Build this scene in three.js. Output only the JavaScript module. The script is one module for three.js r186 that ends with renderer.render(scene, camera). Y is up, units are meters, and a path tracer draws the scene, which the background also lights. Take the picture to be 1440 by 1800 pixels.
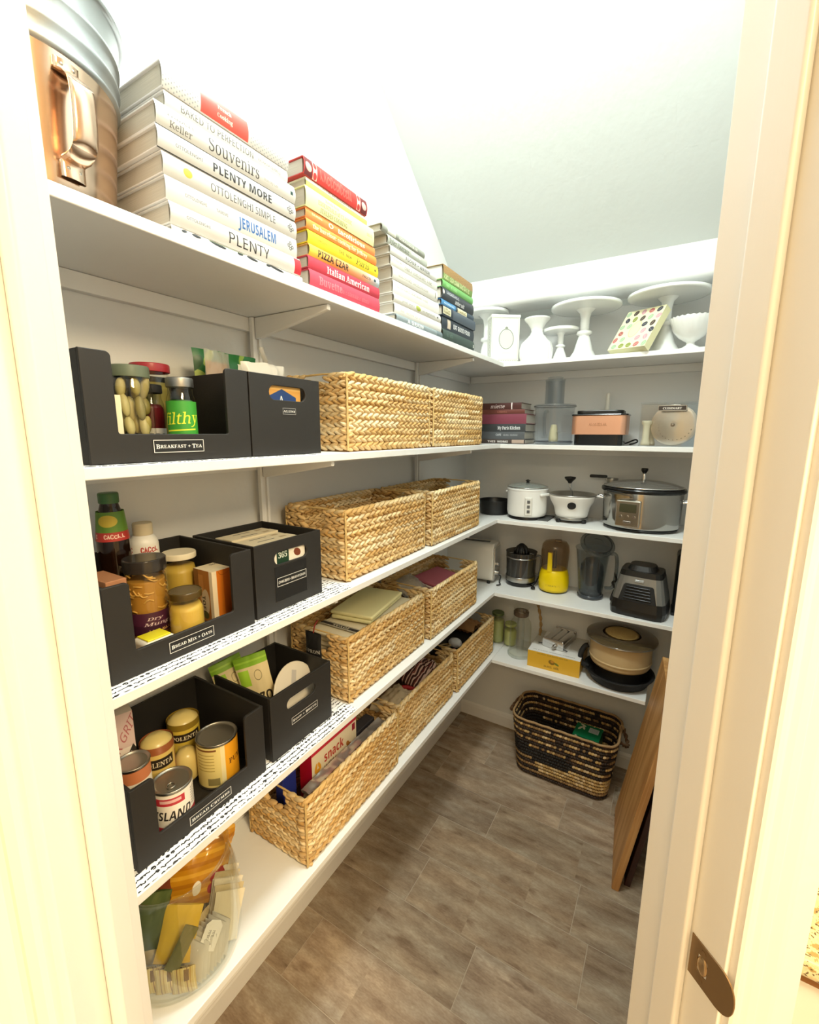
import * as THREE from 'three';
import { RoundedBoxGeometry } from 'three/addons/geometries/RoundedBoxGeometry.js';
import { ImprovedNoise } from 'three/addons/math/ImprovedNoise.js';
import { mergeGeometries } from 'three/addons/utils/BufferGeometryUtils.js';
import { RectAreaLightUniformsLib } from 'three/addons/lights/RectAreaLightUniformsLib.js';

// ---------- camera, lights, exposure ----------
RectAreaLightUniformsLib.init();
const scene = new THREE.Scene();
scene.background = new THREE.Color(0x000000);
const camera = new THREE.PerspectiveCamera(98.28, 1440 / 1800, 0.02, 30);
camera.rotation.order = 'YXZ';
camera.position.set(1.011, 1.693, 2.302);
camera.rotation.set(THREE.MathUtils.degToRad(-10.14), THREE.MathUtils.degToRad(30.977), THREE.MathUtils.degToRad(0.2266));
const renderer = new THREE.WebGLRenderer({ antialias: true });
renderer.toneMapping = THREE.LinearToneMapping;
renderer.toneMappingExposure = 1.2;
renderer.shadowMap.enabled = true;
const LIGHT = {
  pantry: { color: 0xf3fdf9, intensity: 86, w: 0.30, h: 0.30, pos: [0.62, 3.135, 1.42] },
  kitchen: { color: 0xffe7ba, intensity: 1, w: 0.9, h: 0.5 },
};

// ---------- helpers ----------
const PI = Math.PI, T = THREE;
function rng(seed) { let s = seed >>> 0; return () => { s = (s + 0x6D2B79F5) >>> 0; let t = s; t = Math.imul(t ^ (t >>> 15), t | 1); t ^= t + Math.imul(t ^ (t >>> 7), t | 61); return ((t ^ (t >>> 14)) >>> 0) / 4294967296; }; }
const used = {};
function numbered(n) { const k = used[n] = (used[n] ?? -1) + 1; return k ? n + '_' + String(k).padStart(3, '0') : n; }
function thing(name, label, category, pos = [0, 0, 0], turn = 0, group) {
  const o = new T.Group(); o.name = numbered(name); scene.add(o);
  o.position.set(...pos); o.rotation.y = turn; o.userData = { label, category };
  if (group) o.userData.group = group;
  return o;
}
function clean(g) { g = g.index ? g.toNonIndexed() : g; for (const k of Object.keys(g.attributes)) if (!['position', 'normal', 'uv', 'color'].includes(k)) g.deleteAttribute(k); g.morphAttributes = {}; return g; }
function join(list) {
  const gs = list.map(clean); const anyC = gs.some(g => g.attributes.color);
  for (const g of gs) { g.clearGroups(); if (!g.attributes.uv) g.setAttribute('uv', new T.BufferAttribute(new Float32Array(g.attributes.position.count * 2), 2)); if (anyC && !g.attributes.color) g.setAttribute('color', new T.BufferAttribute(new Float32Array(g.attributes.position.count * 3).fill(1), 3)); }
  return gs.length === 1 ? gs[0] : mergeGeometries(gs, false);
}
function part(name, geo, mat, parent, label) {
  const m = new T.Mesh(Array.isArray(geo) ? join(geo) : geo, mat); m.name = name; m.castShadow = m.receiveShadow = true;
  if (label) m.userData.label = label;
  parent.add(m); return m;
}
function one(name, geo, mat, label, category, pos = [0, 0, 0], turn = 0, group) {   // a thing that is a single mesh
  const m = new T.Mesh(Array.isArray(geo) ? join(geo) : geo, mat); m.name = numbered(name); m.castShadow = m.receiveShadow = true;
  m.position.set(...pos); m.rotation.y = turn; m.userData = { label, category }; if (group) m.userData.group = group;
  scene.add(m); return m;
}
function struct(name, geo, mat, parent) {
  const m = new T.Mesh(Array.isArray(geo) ? join(geo) : geo, mat); m.castShadow = m.receiveShadow = true;
  if (parent) { m.name = name; parent.add(m); } else { m.name = numbered(name); m.userData.kind = 'structure'; scene.add(m); }
  return m;
}
const tr = (g, x = 0, y = 0, z = 0) => g.translate(x, y, z);
const bx = (w, h, d, x = 0, y = 0, z = 0) => tr(new T.BoxGeometry(w, h, d), x, y, z);
const rb = (w, h, d, r, x = 0, y = 0, z = 0, s = 2) => tr(new RoundedBoxGeometry(w, h, d, s, Math.min(r, w / 2.01, h / 2.01, d / 2.01)), x, y, z);
const cyl = (r1, r2, h, x = 0, y = 0, z = 0, n = 32, open = false) => tr(new T.CylinderGeometry(r1, r2, h, n, 1, open), x, y, z);
const lathe = (pts, n = 48) => new T.LatheGeometry(pts.map(p => new T.Vector2(p[0], p[1])), n);
const V3 = p => new T.Vector3(...p);
const tube = (pts, r, n = 24, k = 8, closed = false, tension = 0.5) => new T.TubeGeometry(new T.CatmullRomCurve3(pts.map(V3), closed, 'catmullrom', tension), n, r, k, closed);
function rod(a, b, r, k = 8) { const A = V3(a), B = V3(b), d = B.clone().sub(A), L = d.length(); const g = new T.CylinderGeometry(r, r, L, k); g.translate(0, L / 2, 0); g.applyQuaternion(new T.Quaternion().setFromUnitVectors(new T.Vector3(0, 1, 0), d.normalize())); return tr(g, ...a); }
const rot = (g, x = 0, y = 0, z = 0) => { if (x) g.rotateX(x); if (y) g.rotateY(y); if (z) g.rotateZ(z); return g; };
function shp(pts, holes = []) { const s = new T.Shape(pts.map(p => new T.Vector2(p[0], p[1]))); for (const h of holes) s.holes.push(h); return s; }
const ext = (shape, depth, bevel = 0, curve = 10) => new T.ExtrudeGeometry(shape, { depth: depth - 2 * bevel, bevelEnabled: bevel > 0, bevelSize: bevel, bevelThickness: bevel, bevelOffset: -bevel, bevelSegments: 2, curveSegments: curve }).translate(0, 0, bevel);
function rrect(w, h, r, x = 0, y = 0, path = new T.Shape()) {
  const a = x - w / 2, b = y - h / 2, c = x + w / 2, d = y + h / 2; r = Math.min(r, w / 2 - 1e-5, h / 2 - 1e-5);
  path.moveTo(a + r, b); path.lineTo(c - r, b); path.absarc(c - r, b + r, r, -PI / 2, 0); path.lineTo(c, d - r); path.absarc(c - r, d - r, r, 0, PI / 2);
  path.lineTo(a + r, d); path.absarc(a + r, d - r, r, PI / 2, PI); path.lineTo(a, b + r); path.absarc(a + r, b + r, r, PI, 1.5 * PI); return path;
}
function paint(g, c) { const n = g.attributes.position.count, a = new Float32Array(n * 3), k = new T.Color(c); for (let i = 0; i < n; i++) { a[3 * i] = k.r; a[3 * i + 1] = k.g; a[3 * i + 2] = k.b; } g.setAttribute('color', new T.BufferAttribute(a, 3)); return g; }
const std = (color, roughness = 0.6, o = {}) => new T.MeshStandardMaterial({ color, roughness, ...o });
const phy = (color, roughness = 0.4, o = {}) => new T.MeshPhysicalMaterial({ color, roughness, ...o });

// ---------- textures ----------
const noise = new ImprovedNoise();
const fbm = (x, y, z, oct = 4) => { let s = 0, a = 1, n = 0; for (let i = 0; i < oct; i++) { s += a * noise.noise(x, y, z + i * 7.3); n += a; a *= 0.5; x *= 2.03; y *= 2.03; } return s / n; };
function dataTex(w, h, fn, srgb = true, rep = true) {
  const d = new Uint8Array(w * h * 4);
  for (let y = 0; y < h; y++) for (let x = 0; x < w; x++) { const c = fn(x / w, y / h), i = 4 * (y * w + x); d[i] = Math.max(0, Math.min(255, c[0])); d[i + 1] = Math.max(0, Math.min(255, c[1])); d[i + 2] = Math.max(0, Math.min(255, c[2])); d[i + 3] = 255; }
  const t = new T.DataTexture(d, w, h); t.magFilter = T.LinearFilter; t.minFilter = T.LinearMipmapLinearFilter; t.generateMipmaps = true;
  if (rep) t.wrapS = t.wrapT = T.RepeatWrapping; if (srgb) t.colorSpace = T.SRGBColorSpace; t.needsUpdate = true; return t;
}
function canvasTex(w, h, draw, rep = false) {
  const c = document.createElement('canvas'); c.width = w; c.height = h; draw(c.getContext('2d'), w, h);
  const t = new T.CanvasTexture(c); t.colorSpace = T.SRGBColorSpace; t.anisotropy = 8; if (rep) t.wrapS = t.wrapT = T.RepeatWrapping; return t;
}
function uvScale(g, su, sv, ou = 0, ov = 0) { const a = g.attributes.uv; for (let i = 0; i < a.count; i++) a.setXY(i, a.getX(i) * su + ou, a.getY(i) * sv + ov); return g; }
// printed matter lives in shared sheets; cell() reserves a rectangle and draws on it
class Sheet {
  constructor(k = 1) { this.k = k; this.c = document.createElement('canvas'); this.c.width = this.c.height = 2048; this.g = this.c.getContext('2d'); this.g.fillStyle = '#fff'; this.g.fillRect(0, 0, 2048, 2048); this.x = this.y = this.rowH = 0; this.tex = new T.CanvasTexture(this.c); this.tex.colorSpace = T.SRGBColorSpace; this.tex.anisotropy = 8; this.mats = {}; }
  cell(w0, h0, draw) {
    const w = Math.ceil(w0 * this.k), h = Math.ceil(h0 * this.k);
    if (this.x + w + 4 > 2048) { this.x = 0; this.y += this.rowH + 4; this.rowH = 0; }
    const x = this.x, y = this.y; this.x += w + 4; this.rowH = Math.max(this.rowH, h);
    if (y + h > 2048) throw new Error('sheet full');
    const g = this.g; g.save(); g.beginPath(); g.rect(x, y, w, h); g.clip(); g.translate(x, y); g.scale(this.k, this.k); draw(g, w0, h0); g.restore();
    return { sheet: this, u0: (x + 1) / 2048, u1: (x + w - 1) / 2048, v0: 1 - (y + h - 1) / 2048, v1: 1 - (y + 1) / 2048 };
  }
  mat(rough = 0.5) { return this.mats[rough] ??= new T.MeshStandardMaterial({ map: this.tex, roughness: rough }); }
}
const sheetA = new Sheet(), sheetB = new Sheet(0.74);
const mapTo = (g, r) => uvScale(g, r.u1 - r.u0, r.v1 - r.v0, r.u0, r.v0);
function printedBox(w, h, d, cells, x = 0, y = 0, z = 0) {   // cells: [px, nx, py, ny, pz, nz], one sheet
  const g = new T.BoxGeometry(w, h, d), a = g.attributes.uv;
  for (let f = 0; f < 6; f++) { const r = cells[f]; for (let i = 4 * f; i < 4 * f + 4; i++) a.setXY(i, r.u0 + a.getX(i) * (r.u1 - r.u0), r.v0 + a.getY(i) * (r.v1 - r.v0)); }
  g.clearGroups(); return tr(g, x, y, z);
}
const flat = (sheet, color, w = 12, h = 12) => sheet.cell(w, h, (g, W, H) => { g.fillStyle = color; g.fillRect(0, 0, W, H); });
function wrap(r, h, cell, y = 0, from = -PI, arc = 2 * PI, n = 36, r2 = r) { return tr(mapTo(new T.CylinderGeometry(r2, r, h, n, 1, true, from, arc), cell), 0, y + h / 2, 0); }
function txt(g, s, x, y, size, color, font = 'sans-serif', weight = 'bold', align = 'left', maxW) { g.fillStyle = color; g.font = `${weight} ${size}px ${font}`; g.textAlign = align; g.textBaseline = 'middle'; maxW ? g.fillText(s, x, y, maxW) : g.fillText(s, x, y); }
// lettering too small to read in the photograph: runs of letter-like strokes
function scr(g, x, y, w, size, color, seed = 1) { const r = rng(seed + Math.round(x * 7 + w)); g.strokeStyle = color; g.lineWidth = Math.max(1.2, size * 0.13); let p = x; while (p < x + w) { const k = r(), cw = size * (0.3 + 0.3 * r()); if (k < 0.13) { p += cw; continue; } const t = y - size * (k < 0.5 ? 0.5 : 0.3), b = y + size * 0.36; g.beginPath(); if (k < 0.4) { g.moveTo(p, t); g.lineTo(p, b); g.moveTo(p, y); g.lineTo(p + cw * 0.7, b); } else if (k < 0.75) { g.ellipse(p + cw * 0.35, (t + b) / 2, cw * 0.36, (b - t) / 2, 0, 0.4, 5.9); } else { g.moveTo(p, b); g.lineTo(p + cw * 0.3, t); g.lineTo(p + cw * 0.7, b); } g.stroke(); p += cw; } }
const fill = (g, c, w, h) => { g.fillStyle = c; g.fillRect(0, 0, w, h); };

const bumpOrange = dataTex(256, 256, (u, v) => { const k = 2 * PI; const n = fbm(u * 24, v * 24, 1.5, 3) ; const c = 128 + 170 * Math.max(-0.3, n); return [c, c, c]; }, false);
const bumpFine = dataTex(256, 256, (u, v) => { const c = 128 + 120 * fbm(u * 60, v * 60, 9.5, 2); return [c, c, c]; }, false);
const bumpPaint = dataTex(256, 256, (u, v) => { const c = 128 + 90 * fbm(u * 5, v * 40, 4.5, 3); return [c, c, c]; }, false);
const woodTex = (seed, a, b, su, sv) => dataTex(512, 256, (u, v) => {
  const w = fbm(u * su * 0.6, v * sv * 0.7, seed, 3); const ring = Math.sin((v * sv * 2.2 + w * 5) * 2.4); const f = fbm(u * su * 2, v * sv * 26, seed + 3, 3); const t = Math.max(0, Math.min(1, 0.5 + 0.28 * ring + 0.55 * f));
  return [a[0] + (b[0] - a[0]) * t, a[1] + (b[1] - a[1]) * t, a[2] + (b[2] - a[2]) * t]; });
const tileTex = seed => dataTex(512, 176, (u, v) => {   // wood-look porcelain: pale taupe with smoky streaks and knots
  const s = fbm(u * 3.2, v * 4.6, seed, 4), f = fbm(u * 9, v * 46, seed + 11, 3), m = fbm(u * 14, v * 9, seed + 23, 3), g = fbm(u * 60, v * 60, seed + 31, 2);
  let t = 0.57 + 0.72 * s + 0.17 * f + 0.3 * m + 0.24 * g; const k = Math.max(0, fbm(u * 5 + 3, v * 5, seed + 47, 3) - 0.27) * 2.0; t = Math.max(0, Math.min(1, t - k));
  const cool = Math.max(0, Math.min(1, 0.5 + 1.3 * fbm(u * 2.2, v * 3, seed + 61, 2)));
  const A = [150, 127, 106], B = [240 - 16 * cool, 222 - 5 * cool, 199 + 4 * cool]; return [A[0] + (B[0] - A[0]) * t, A[1] + (B[1] - A[1]) * t, A[2] + (B[2] - A[2]) * t]; });

// ---------- shared materials ----------
const M = {
  wall: std(0xe9e9e6, 0.75, { bumpMap: bumpOrange, bumpScale: 0.0006 }),
  ceil: std(0xd9dedb, 0.8, { bumpMap: bumpOrange, bumpScale: 0.0007 }),
  paint: std(0xefeeea, 0.38, { bumpMap: bumpPaint, bumpScale: 0.0002 }),
  trim: std(0xf1eee8, 0.35, { bumpMap: bumpPaint, bumpScale: 0.0002 }),
  grout: std(0xb8a893, 0.9),
  bin: std(0x211e1b, 0.6, { bumpMap: bumpFine, bumpScale: 0.0002 }),
  weave: std(0xffffff, 0.62, { vertexColors: true }),
  weaveCore: std(0x7a5526, 0.85),
  cord: std(0xd9b878, 0.7),
  chrome: std(0xd8d8d8, 0.12, { metalness: 1 }),
  steel: std(0xb9b7b2, 0.3, { metalness: 1 }),
  brushed: std(0x9d9b96, 0.42, { metalness: 1 }),
  galv: std(0xb4b9bb, 0.36, { metalness: 0.9 }),
  tin: std(0xb7b3a8, 0.34, { metalness: 1 }),
  black: std(0x121212, 0.35),
  blackMat: std(0x161514, 0.7),
  blackGloss: std(0x0c0c0d, 0.15),
  milk: phy(0xf4f5f1, 0.18, { clearcoat: 0.6, clearcoatRoughness: 0.1 }),
  white: std(0xf1efe9, 0.4),
  page: std(0xd8d2c4, 0.85),
  glass: phy(0xf8f9f6, 0.03, { transmission: 1, thickness: 0, ior: 1.5 }),
  clear: phy(0xf3f5f6, 0.05, { transmission: 1, thickness: 0, ior: 1.48 }),
  smoke: phy(0xeef0f2, 0.05, { transmission: 1, thickness: 0, ior: 1.48 }),
  film: phy(0xf2f0ea, 0.3, { transmission: 0.8, thickness: 0, ior: 1.4 }),
  brown: std(0x5a3a22, 0.8),
};
const GROUP = { basket: 'woven rectangular baskets on the left shelves' };

// ---------- room shell ----------
const WX = 1.13, CEILZ = 0.193, CEILY = 2.403, SL = 0.765, FLATZ = 1.24, FLATY = CEILY + SL * (FLATZ - CEILZ);
const metric = (g, k = 3) => { const p = g.attributes.position, n = g.attributes.normal, a = g.attributes.uv; for (let i = 0; i < p.count; i++) { const X = Math.abs(n.getX(i)), Y = Math.abs(n.getY(i)), Z = Math.abs(n.getZ(i)); let u, v; if (X >= Y && X >= Z) { u = p.getZ(i); v = p.getY(i); } else if (Y >= Z) { u = p.getX(i); v = p.getZ(i); } else { u = p.getX(i); v = p.getY(i); } a.setXY(i, u * k, v * k); } return g; };
const DA = PI / 4, DO = [0.798, 0, 2.089];                     // door frame: x to the right, z out to the kitchen
const dp = (x, y, z) => [DO[0] + 0.70711 * x + 0.70711 * z, y, DO[2] - 0.70711 * x + 0.70711 * z];
const inD = g => tr(rot(g, 0, DA, 0), DO[0], 0, DO[2]);
const HC = 2.75;                                              // kitchen ceiling
struct('wall_left', metric(bx(0.12, 3.6, 2.95, -0.06, 1.8, 1.355), 2.2), M.wall);
struct('wall_back', metric(bx(WX + 0.24, 3.6, 0.12, WX / 2, 1.8, -0.06), 2.2), M.wall);
struct('wall_right', metric(bx(0.075, 3.6, 1.72, WX + 0.0375, 1.8, 0.74), 2.2), M.wall);
{ // boxed soffit over the back shelf, its lower edge rounded like drywall bullnose
  const s = new T.Shape(); const z0 = CEILZ, yb = 2.278, r = 0.022; s.moveTo(0, yb); s.lineTo(z0 - r, yb); s.absarc(z0 - r, yb + r, r, -PI / 2, 0); s.lineTo(z0, CEILY + 0.05); s.lineTo(0, CEILY + 0.05); s.closePath();
  const g = ext(s, WX, 0, 8); rot(g, 0, -PI / 2, 0); g.scale(1, 1, 1); // shape x -> +z
  g.translate(WX, 0, 0); struct('wall_soffit', metric(clean(g), 2.2), M.wall);
}
{ // sloping stair ceiling and the flat piece in front of it
  const s = shp([[-0.05, CEILY - SL * (CEILZ + 0.05)], [FLATZ, FLATY], [FLATZ, FLATY + 0.2], [-0.05, CEILY + 0.2 - SL * (CEILZ + 0.05)]]);
  const g = ext(s, WX, 0); rot(g, 0, -PI / 2, 0); g.translate(WX, 0, 0); struct('ceiling', metric(clean(g), 2.2), M.ceil);
  struct('ceiling', metric(bx(WX + 0.2, 0.12, 1.7, WX / 2, FLATY + 0.06, FLATZ + 0.85), 2.2), M.ceil);
}
{ // diagonal wall with the door opening; pantry face and kitchen face are 115 mm apart
  const L = -0.1725, R = 0.442, H = 2.44, j = 0.019, hT = 3.4;
  const W = [[-1.25, L - j, 0, hT], [R + j, 0.572, 0, hT], [L - j, R + j, H + j, hT]];
  struct('wall_door', W.map(([a, b, y0, y1]) => inD(metric(bx(b - a, y1 - y0, 0.115, (a + b) / 2, (y0 + y1) / 2, -0.0605), 2.2))), M.wall);
  const d = new T.Group(); d.name = 'door_1'; d.userData.kind = 'structure'; scene.add(d); d.position.set(...DO); d.rotation.y = DA;
  for (const [x, s] of [[L - j / 2, 1], [R + j / 2, -1]]) struct('jamb', rb(j, H, 0.121, 0.0015, x, H / 2, -0.06), M.trim, d);
  struct('jamb_head', rb(R - L + 2 * j, j, 0.121, 0.0015, (L + R) / 2, H + j / 2, -0.06), M.trim, d);
  for (const [x] of [[L + 0.0055], [R - 0.0055]]) struct('door_stop', rb(0.011, H - 0.002, 0.037, 0.004, x, H / 2, -0.0605, 3), M.trim, d);
  struct('door_stop', rb(R - L - 0.022, 0.011, 0.037, 0.004, (L + R) / 2, H - 0.0055, -0.0605, 3), M.trim, d);
  // colonial casing profile: thick outer back-band falling to a thin inner edge
  const prof = [[0, 0], [0, 0.0085], [0.003, 0.0105], [0.009, 0.0108], [0.012, 0.009], [0.016, 0.0088], [0.022, 0.0115], [0.031, 0.0135], [0.034, 0.0125], [0.037, 0.0135], [0.046, 0.0165], [0.052, 0.0172], [0.0555, 0.0165], [0.057, 0.014], [0.057, 0]];
  for (const [x, sgn] of [[R + 0.006, 1], [L - 0.006, -1]]) {
    const g = ext(shp(sgn > 0 ? prof : prof.map(p => [-p[0], p[1]]).reverse()), H + 0.06, 0);   // profile x/z, extruded upward
    rot(g, PI / 2, 0, 0); const p = clean(g);                  // profile depth -> +z, extrusion runs down
    p.translate(x, H + 0.06, 0); struct('casing', p, M.trim, d);
  }
  struct('casing_head', rb(R - L + 0.126, 0.057, 0.016, 0.004, (L + R) / 2, H + 0.035, 0.008), M.trim, d);
  // strike plate let into the right jamb, its rounded lip wrapping over the corner
  const yS = 1.071, sp = new T.Group(); sp.name = 'strike_plate'; d.add(sp); sp.userData.label = 'worn bronze strike plate with rounded lip';
  const lip = new T.Shape(); lip.moveTo(-0.0405, -0.028); lip.lineTo(-0.004, -0.028); lip.quadraticCurveTo(0.016, -0.026, 0.0165, 0); lip.quadraticCurveTo(0.016, 0.026, -0.004, 0.028); lip.lineTo(-0.0405, 0.028); lip.closePath();
  lip.holes.push(rrect(0.013, 0.024, 0.003, -0.024, 0, new T.Path()));
  const bronze = std(0x8d7352, 0.36, { metalness: 0.7 });
  const pl = ext(lip, 0.002, 0.0005, 10); rot(pl, 0, -PI / 2, 0); pl.translate(R + 0.0005, yS, 0); part('plate', pl, bronze, sp);
  part('latch_pocket', tr(new T.SphereGeometry(1, 20, 14).scale(0.0022, 0.0125, 0.0068), R - 0.0006, yS, -0.024), std(0xb59b78, 0.25, { metalness: 0.9 }), sp);
  for (const s of [-1, 1]) part('screw', tr(rot(cyl(0.0032, 0.0032, 0.0016, 0, 0, 0, 14), 0, 0, PI / 2), R - 0.0012, yS + s * 0.0195, -0.024), bronze, sp);
}
// floor: slab, grout bed and staggered wood-look tiles
const floor = new T.Group(); floor.name = 'floor'; floor.userData.kind = 'structure'; scene.add(floor);
struct('slab', bx(9, 0.1, 9, 1.6, -0.0515, 2.2), M.grout, floor);
{
  const mats = [1.3, 5.7, 11.2, 17.9, 23.4].map((s, i) => std([0xd2cbc2, 0xc8c0b4, 0xd8d0c6, 0xc4bdb4, 0xcec4b6][i], 0.42, { map: tileTex(s) }));
  const tg = new Map(), r = rng(77); const offs = { 0: 0.115, 1: 0.462, 2: 0.246, 3: 0.305, 4: -0.015, 5: 0.089, 6: 0.4, '-1': 0.3, '-2': 0.06 };
  for (let k = -2; k < 9; k++) {
    const z = 0.355 + 0.1985 * k, off = offs[k] ?? (k * 0.37) % 0.6;
    for (let i = -1; i < 3; i++) {
      let x0 = off + i * 0.602, x1 = x0 + 0.602; x0 = Math.max(x0, 0); x1 = Math.min(x1, WX + (k > 4 ? 0.9 : 0)); if (x1 - x0 < 0.03) continue;
      let z0 = Math.max(0, z), z1 = z + 0.1985; if (z1 - z0 < 0.02) continue;
      const w = x1 - x0 - 0.0022, d = z1 - z0 - 0.0022, g = rb(w, 0.012, d, 0.0015, 0, 0, 0, 1); const a = g.attributes.uv, p = g.attributes.position; const ou = r(), ov = r();
      for (let q = 0; q < a.count; q++) a.setXY(q, (p.getX(q) + w / 2) / 0.602 + ou, p.getZ(q) / 0.205 + ov);
      const m = struct('tile', g, mats[Math.floor(r() * 5)], floor); m.position.set((x0 + x1) / 2, -0.006 + (r() - 0.5) * 0.0004, (z0 + z1) / 2);
    }
  }
}
// baseboards
{
  const prof = [[0, 0], [0.0125, 0], [0.0125, 0.06], [0.0105, 0.068], [0.0105, 0.072], [0.006, 0.08], [0.004, 0.083], [0, 0.083]];
  const bl = ext(shp(prof), 2.5, 0); bl.translate(0, 0, 0); struct('baseboard_left', clean(bl), M.trim);
  const bb = ext(shp(prof), WX - 0.0125, 0); rot(bb, 0, -PI / 2, 0); bb.scale(1, 1, 1); bb.translate(WX, 0, 0); struct('baseboard_back', clean(bb), M.trim);
  struct('baseboard_right', rb(0.0125, 0.083, 1.58, 0.003, WX - 0.00625, 0.0415, 0.81), M.trim);
}
// kitchen outside the door, seen only through its warm light
{
  const K = (w, h, d, x, y, z) => inD(metric(bx(w, h, d, x, y, z), 2));
  const kw = std(0xefe6d6, 0.8);
  struct('wall_kitchen', [K(4.6, HC, 0.12, 0, HC / 2, 3.16), K(0.12, HC, 3.2, -2.3, HC / 2, 1.5), K(0.12, HC, 4.9, 2.3, HC / 2, 0.7), K(1.1, HC, 0.12, -1.75, HC / 2, -0.06), metric(bx(2.4, HC, 0.12, 2.41, HC / 2, 0.84), 2)], kw);
  struct('ceiling_kitchen', [K(4.7, 0.12, 3.3, 0, HC + 0.06, 1.55), metric(bx(2.3, 0.118, 1.2, 2.37, HC + 0.06, 1.4), 2)], kw);
  const gr = dataTex(256, 256, (u, v) => { const n = fbm(u * 30, v * 30, 3.3, 3), m = fbm(u * 70, v * 70, 8.8, 2); if (m > 0.28) return [74, 62, 40]; if (n < -0.2) return [176, 150, 96]; return [226 + 40 * m, 212 + 40 * m, 172 + 40 * m]; });
  const c = thing('kitchen_counter', 'speckled tan granite counter on a cream cabinet just past the right door casing', 'counter', [1.8, 0, 1.25]);
  part('countertop', metric(rb(1.17, 0.034, 0.6, 0.012, 0, 0.913, 0), 3), std(0xffffff, 0.2, { map: gr }), c);
  part('underlay', bx(1.15, 0.012, 0.58, 0, 0.889, 0), std(0x8a5a2a, 0.6), c);
  part('cabinet', rb(1.15, 0.88, 0.56, 0.003, 0, 0.441, 0), M.trim, c);
}
// ---------- lamps ----------
{
  const L = LIGHT.pantry, t = thing('ceiling_light', 'round white flush ceiling lamp above the pantry, out of the picture', 'lamp', [L.pos[0], FLATY, L.pos[2]]);
  part('base', cyl(0.17, 0.175, 0.018, 0, -0.009, 0, 40), M.white, t);
  part('diffuser', lathe([[0.0001, -0.062], [0.08, -0.058], [0.13, -0.045], [0.158, -0.02], [0.16, -0.018]], 40), std(0xffffff, 0.5, { emissive: L.color, emissiveIntensity: 4 }), t);
  const l = new T.RectAreaLight(L.color, L.intensity, L.w, L.h); l.position.set(L.pos[0], FLATY - 0.07, L.pos[2]); l.lookAt(L.pos[0], 0, L.pos[2]); scene.add(l);
}
for (const [x, z, lab, power] of [[-0.85, 1.5, 'left of the doorway', 11], [0.8, 1.25, 'right of the doorway', 46]]) {
  const L = LIGHT.kitchen, p = dp(x, HC, z), t = thing('ceiling_panel_light', 'flat warm ceiling light panel in the kitchen ' + lab + ', behind the camera', 'lamp', p, DA);
  part('frame', rb(L.w + 0.04, 0.02, L.h + 0.04, 0.004, 0, -0.01, 0), M.white, t);
  part('diffuser', rb(L.w, 0.006, L.h, 0.002, 0, -0.022, 0), std(0xffffff, 0.5, { emissive: L.color, emissiveIntensity: 3 }), t);
  const l = new T.RectAreaLight(L.color, L.intensity * power, L.w, L.h); l.position.set(p[0], HC - 0.03, p[2]); scene.add(l); l.lookAt(p[0], 0, p[2]);
}
// ---------- shelves ----------
const SY = [2.007, 1.643, 1.285, 0.917, 0.56];                 // top faces, top shelf first
const SD = 0.2965, ST = 0.019;
const ordinal = ['top', 'second', 'third', 'fourth', 'lowest'];
SY.forEach((y, i) => {
  const below = ['under the bucket and cookbook stacks', 'under the breakfast bin and two baskets', 'under the bread mix bin', 'under the bread crumbs bin', 'under the glass jar and three baskets'][i];
  const bk = ['under the cake stands', 'under the copper cooker', 'under the rice cooker and slow cooker', 'under the yellow chopper and blender base', 'under the pasta roller box'][i];
  one('shelf', metric(rb(SD, ST, 2.36, 0.002, SD / 2, -ST / 2, 1.18), 3), M.paint, `white painted ${ordinal[i]} shelf along the left wall ${below}`, 'shelf', [0.0005, y, 0.001]);
  const x1 = i === 4 ? 0.993 : WX - 0.001, x0 = SD + 0.0012;
  one('shelf', metric(rb(x1 - x0, ST, SD - 0.002, 0.002, 0, -ST / 2, 0), 3), M.paint, `white painted ${ordinal[i]} shelf along the back wall ${bk}`, 'shelf', [(x0 + x1) / 2, y - (i === 1 ? 0.001 : 0), (SD - 0.002) / 2 + 0.001]);
});
SY.forEach((y, i) => {
  if (i > 1) return;
  one('wall_cleat', rb(0.018, 0.034, 2.2, 0.0015, 0.0095, 0, 1.12), M.paint, `thin white wood cleat on the left wall beneath the ${ordinal[i]} shelf`, 'cleat', [0, y - ST - 0.0175, 0]);
  one('wall_cleat', rb(WX - 0.022, 0.034, 0.018, 0.0015, 0, 0, 0.0095), M.paint, `thin white wood cleat on the back wall beneath the ${ordinal[i]} shelf`, 'cleat', [WX / 2 + 0.0095, y - ST - 0.0175, 0]);
});
[[1.455, 'behind the narrow black bins'], [0.594, 'behind the farther baskets']].forEach(([z, w]) => {
  const t = thing('shelf_standard', `white metal shelf standard and brackets on the left wall ${w}`, 'shelf bracket', [0, 0, z]);
  part('standard', [0, 1, 2, 3].flatMap(i => { const y0 = SY[i + 1] + 0.001, y1 = SY[i] - ST - 0.001, m = (y0 + y1) / 2, h = y1 - y0; return [rb(0.012, h, 0.008, 0.001, 0.026, m, -0.0105, 1), rb(0.012, h, 0.008, 0.001, 0.026, m, 0.0105, 1), bx(0.004, h, 0.02, 0.0225, m, 0)]; }), M.paint, t);
  for (let i = 0; i < 4; i++) {
    const s = shp([[0, 0], [0.25, 0], [0.25, -0.012], [0.02, -0.052], [0, -0.052]]); const g = ext(s, 0.012, 0.002); g.translate(0.031, SY[i] - ST - 0.001, -0.006); part('bracket', g, M.paint, t);
  }
});
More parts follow.
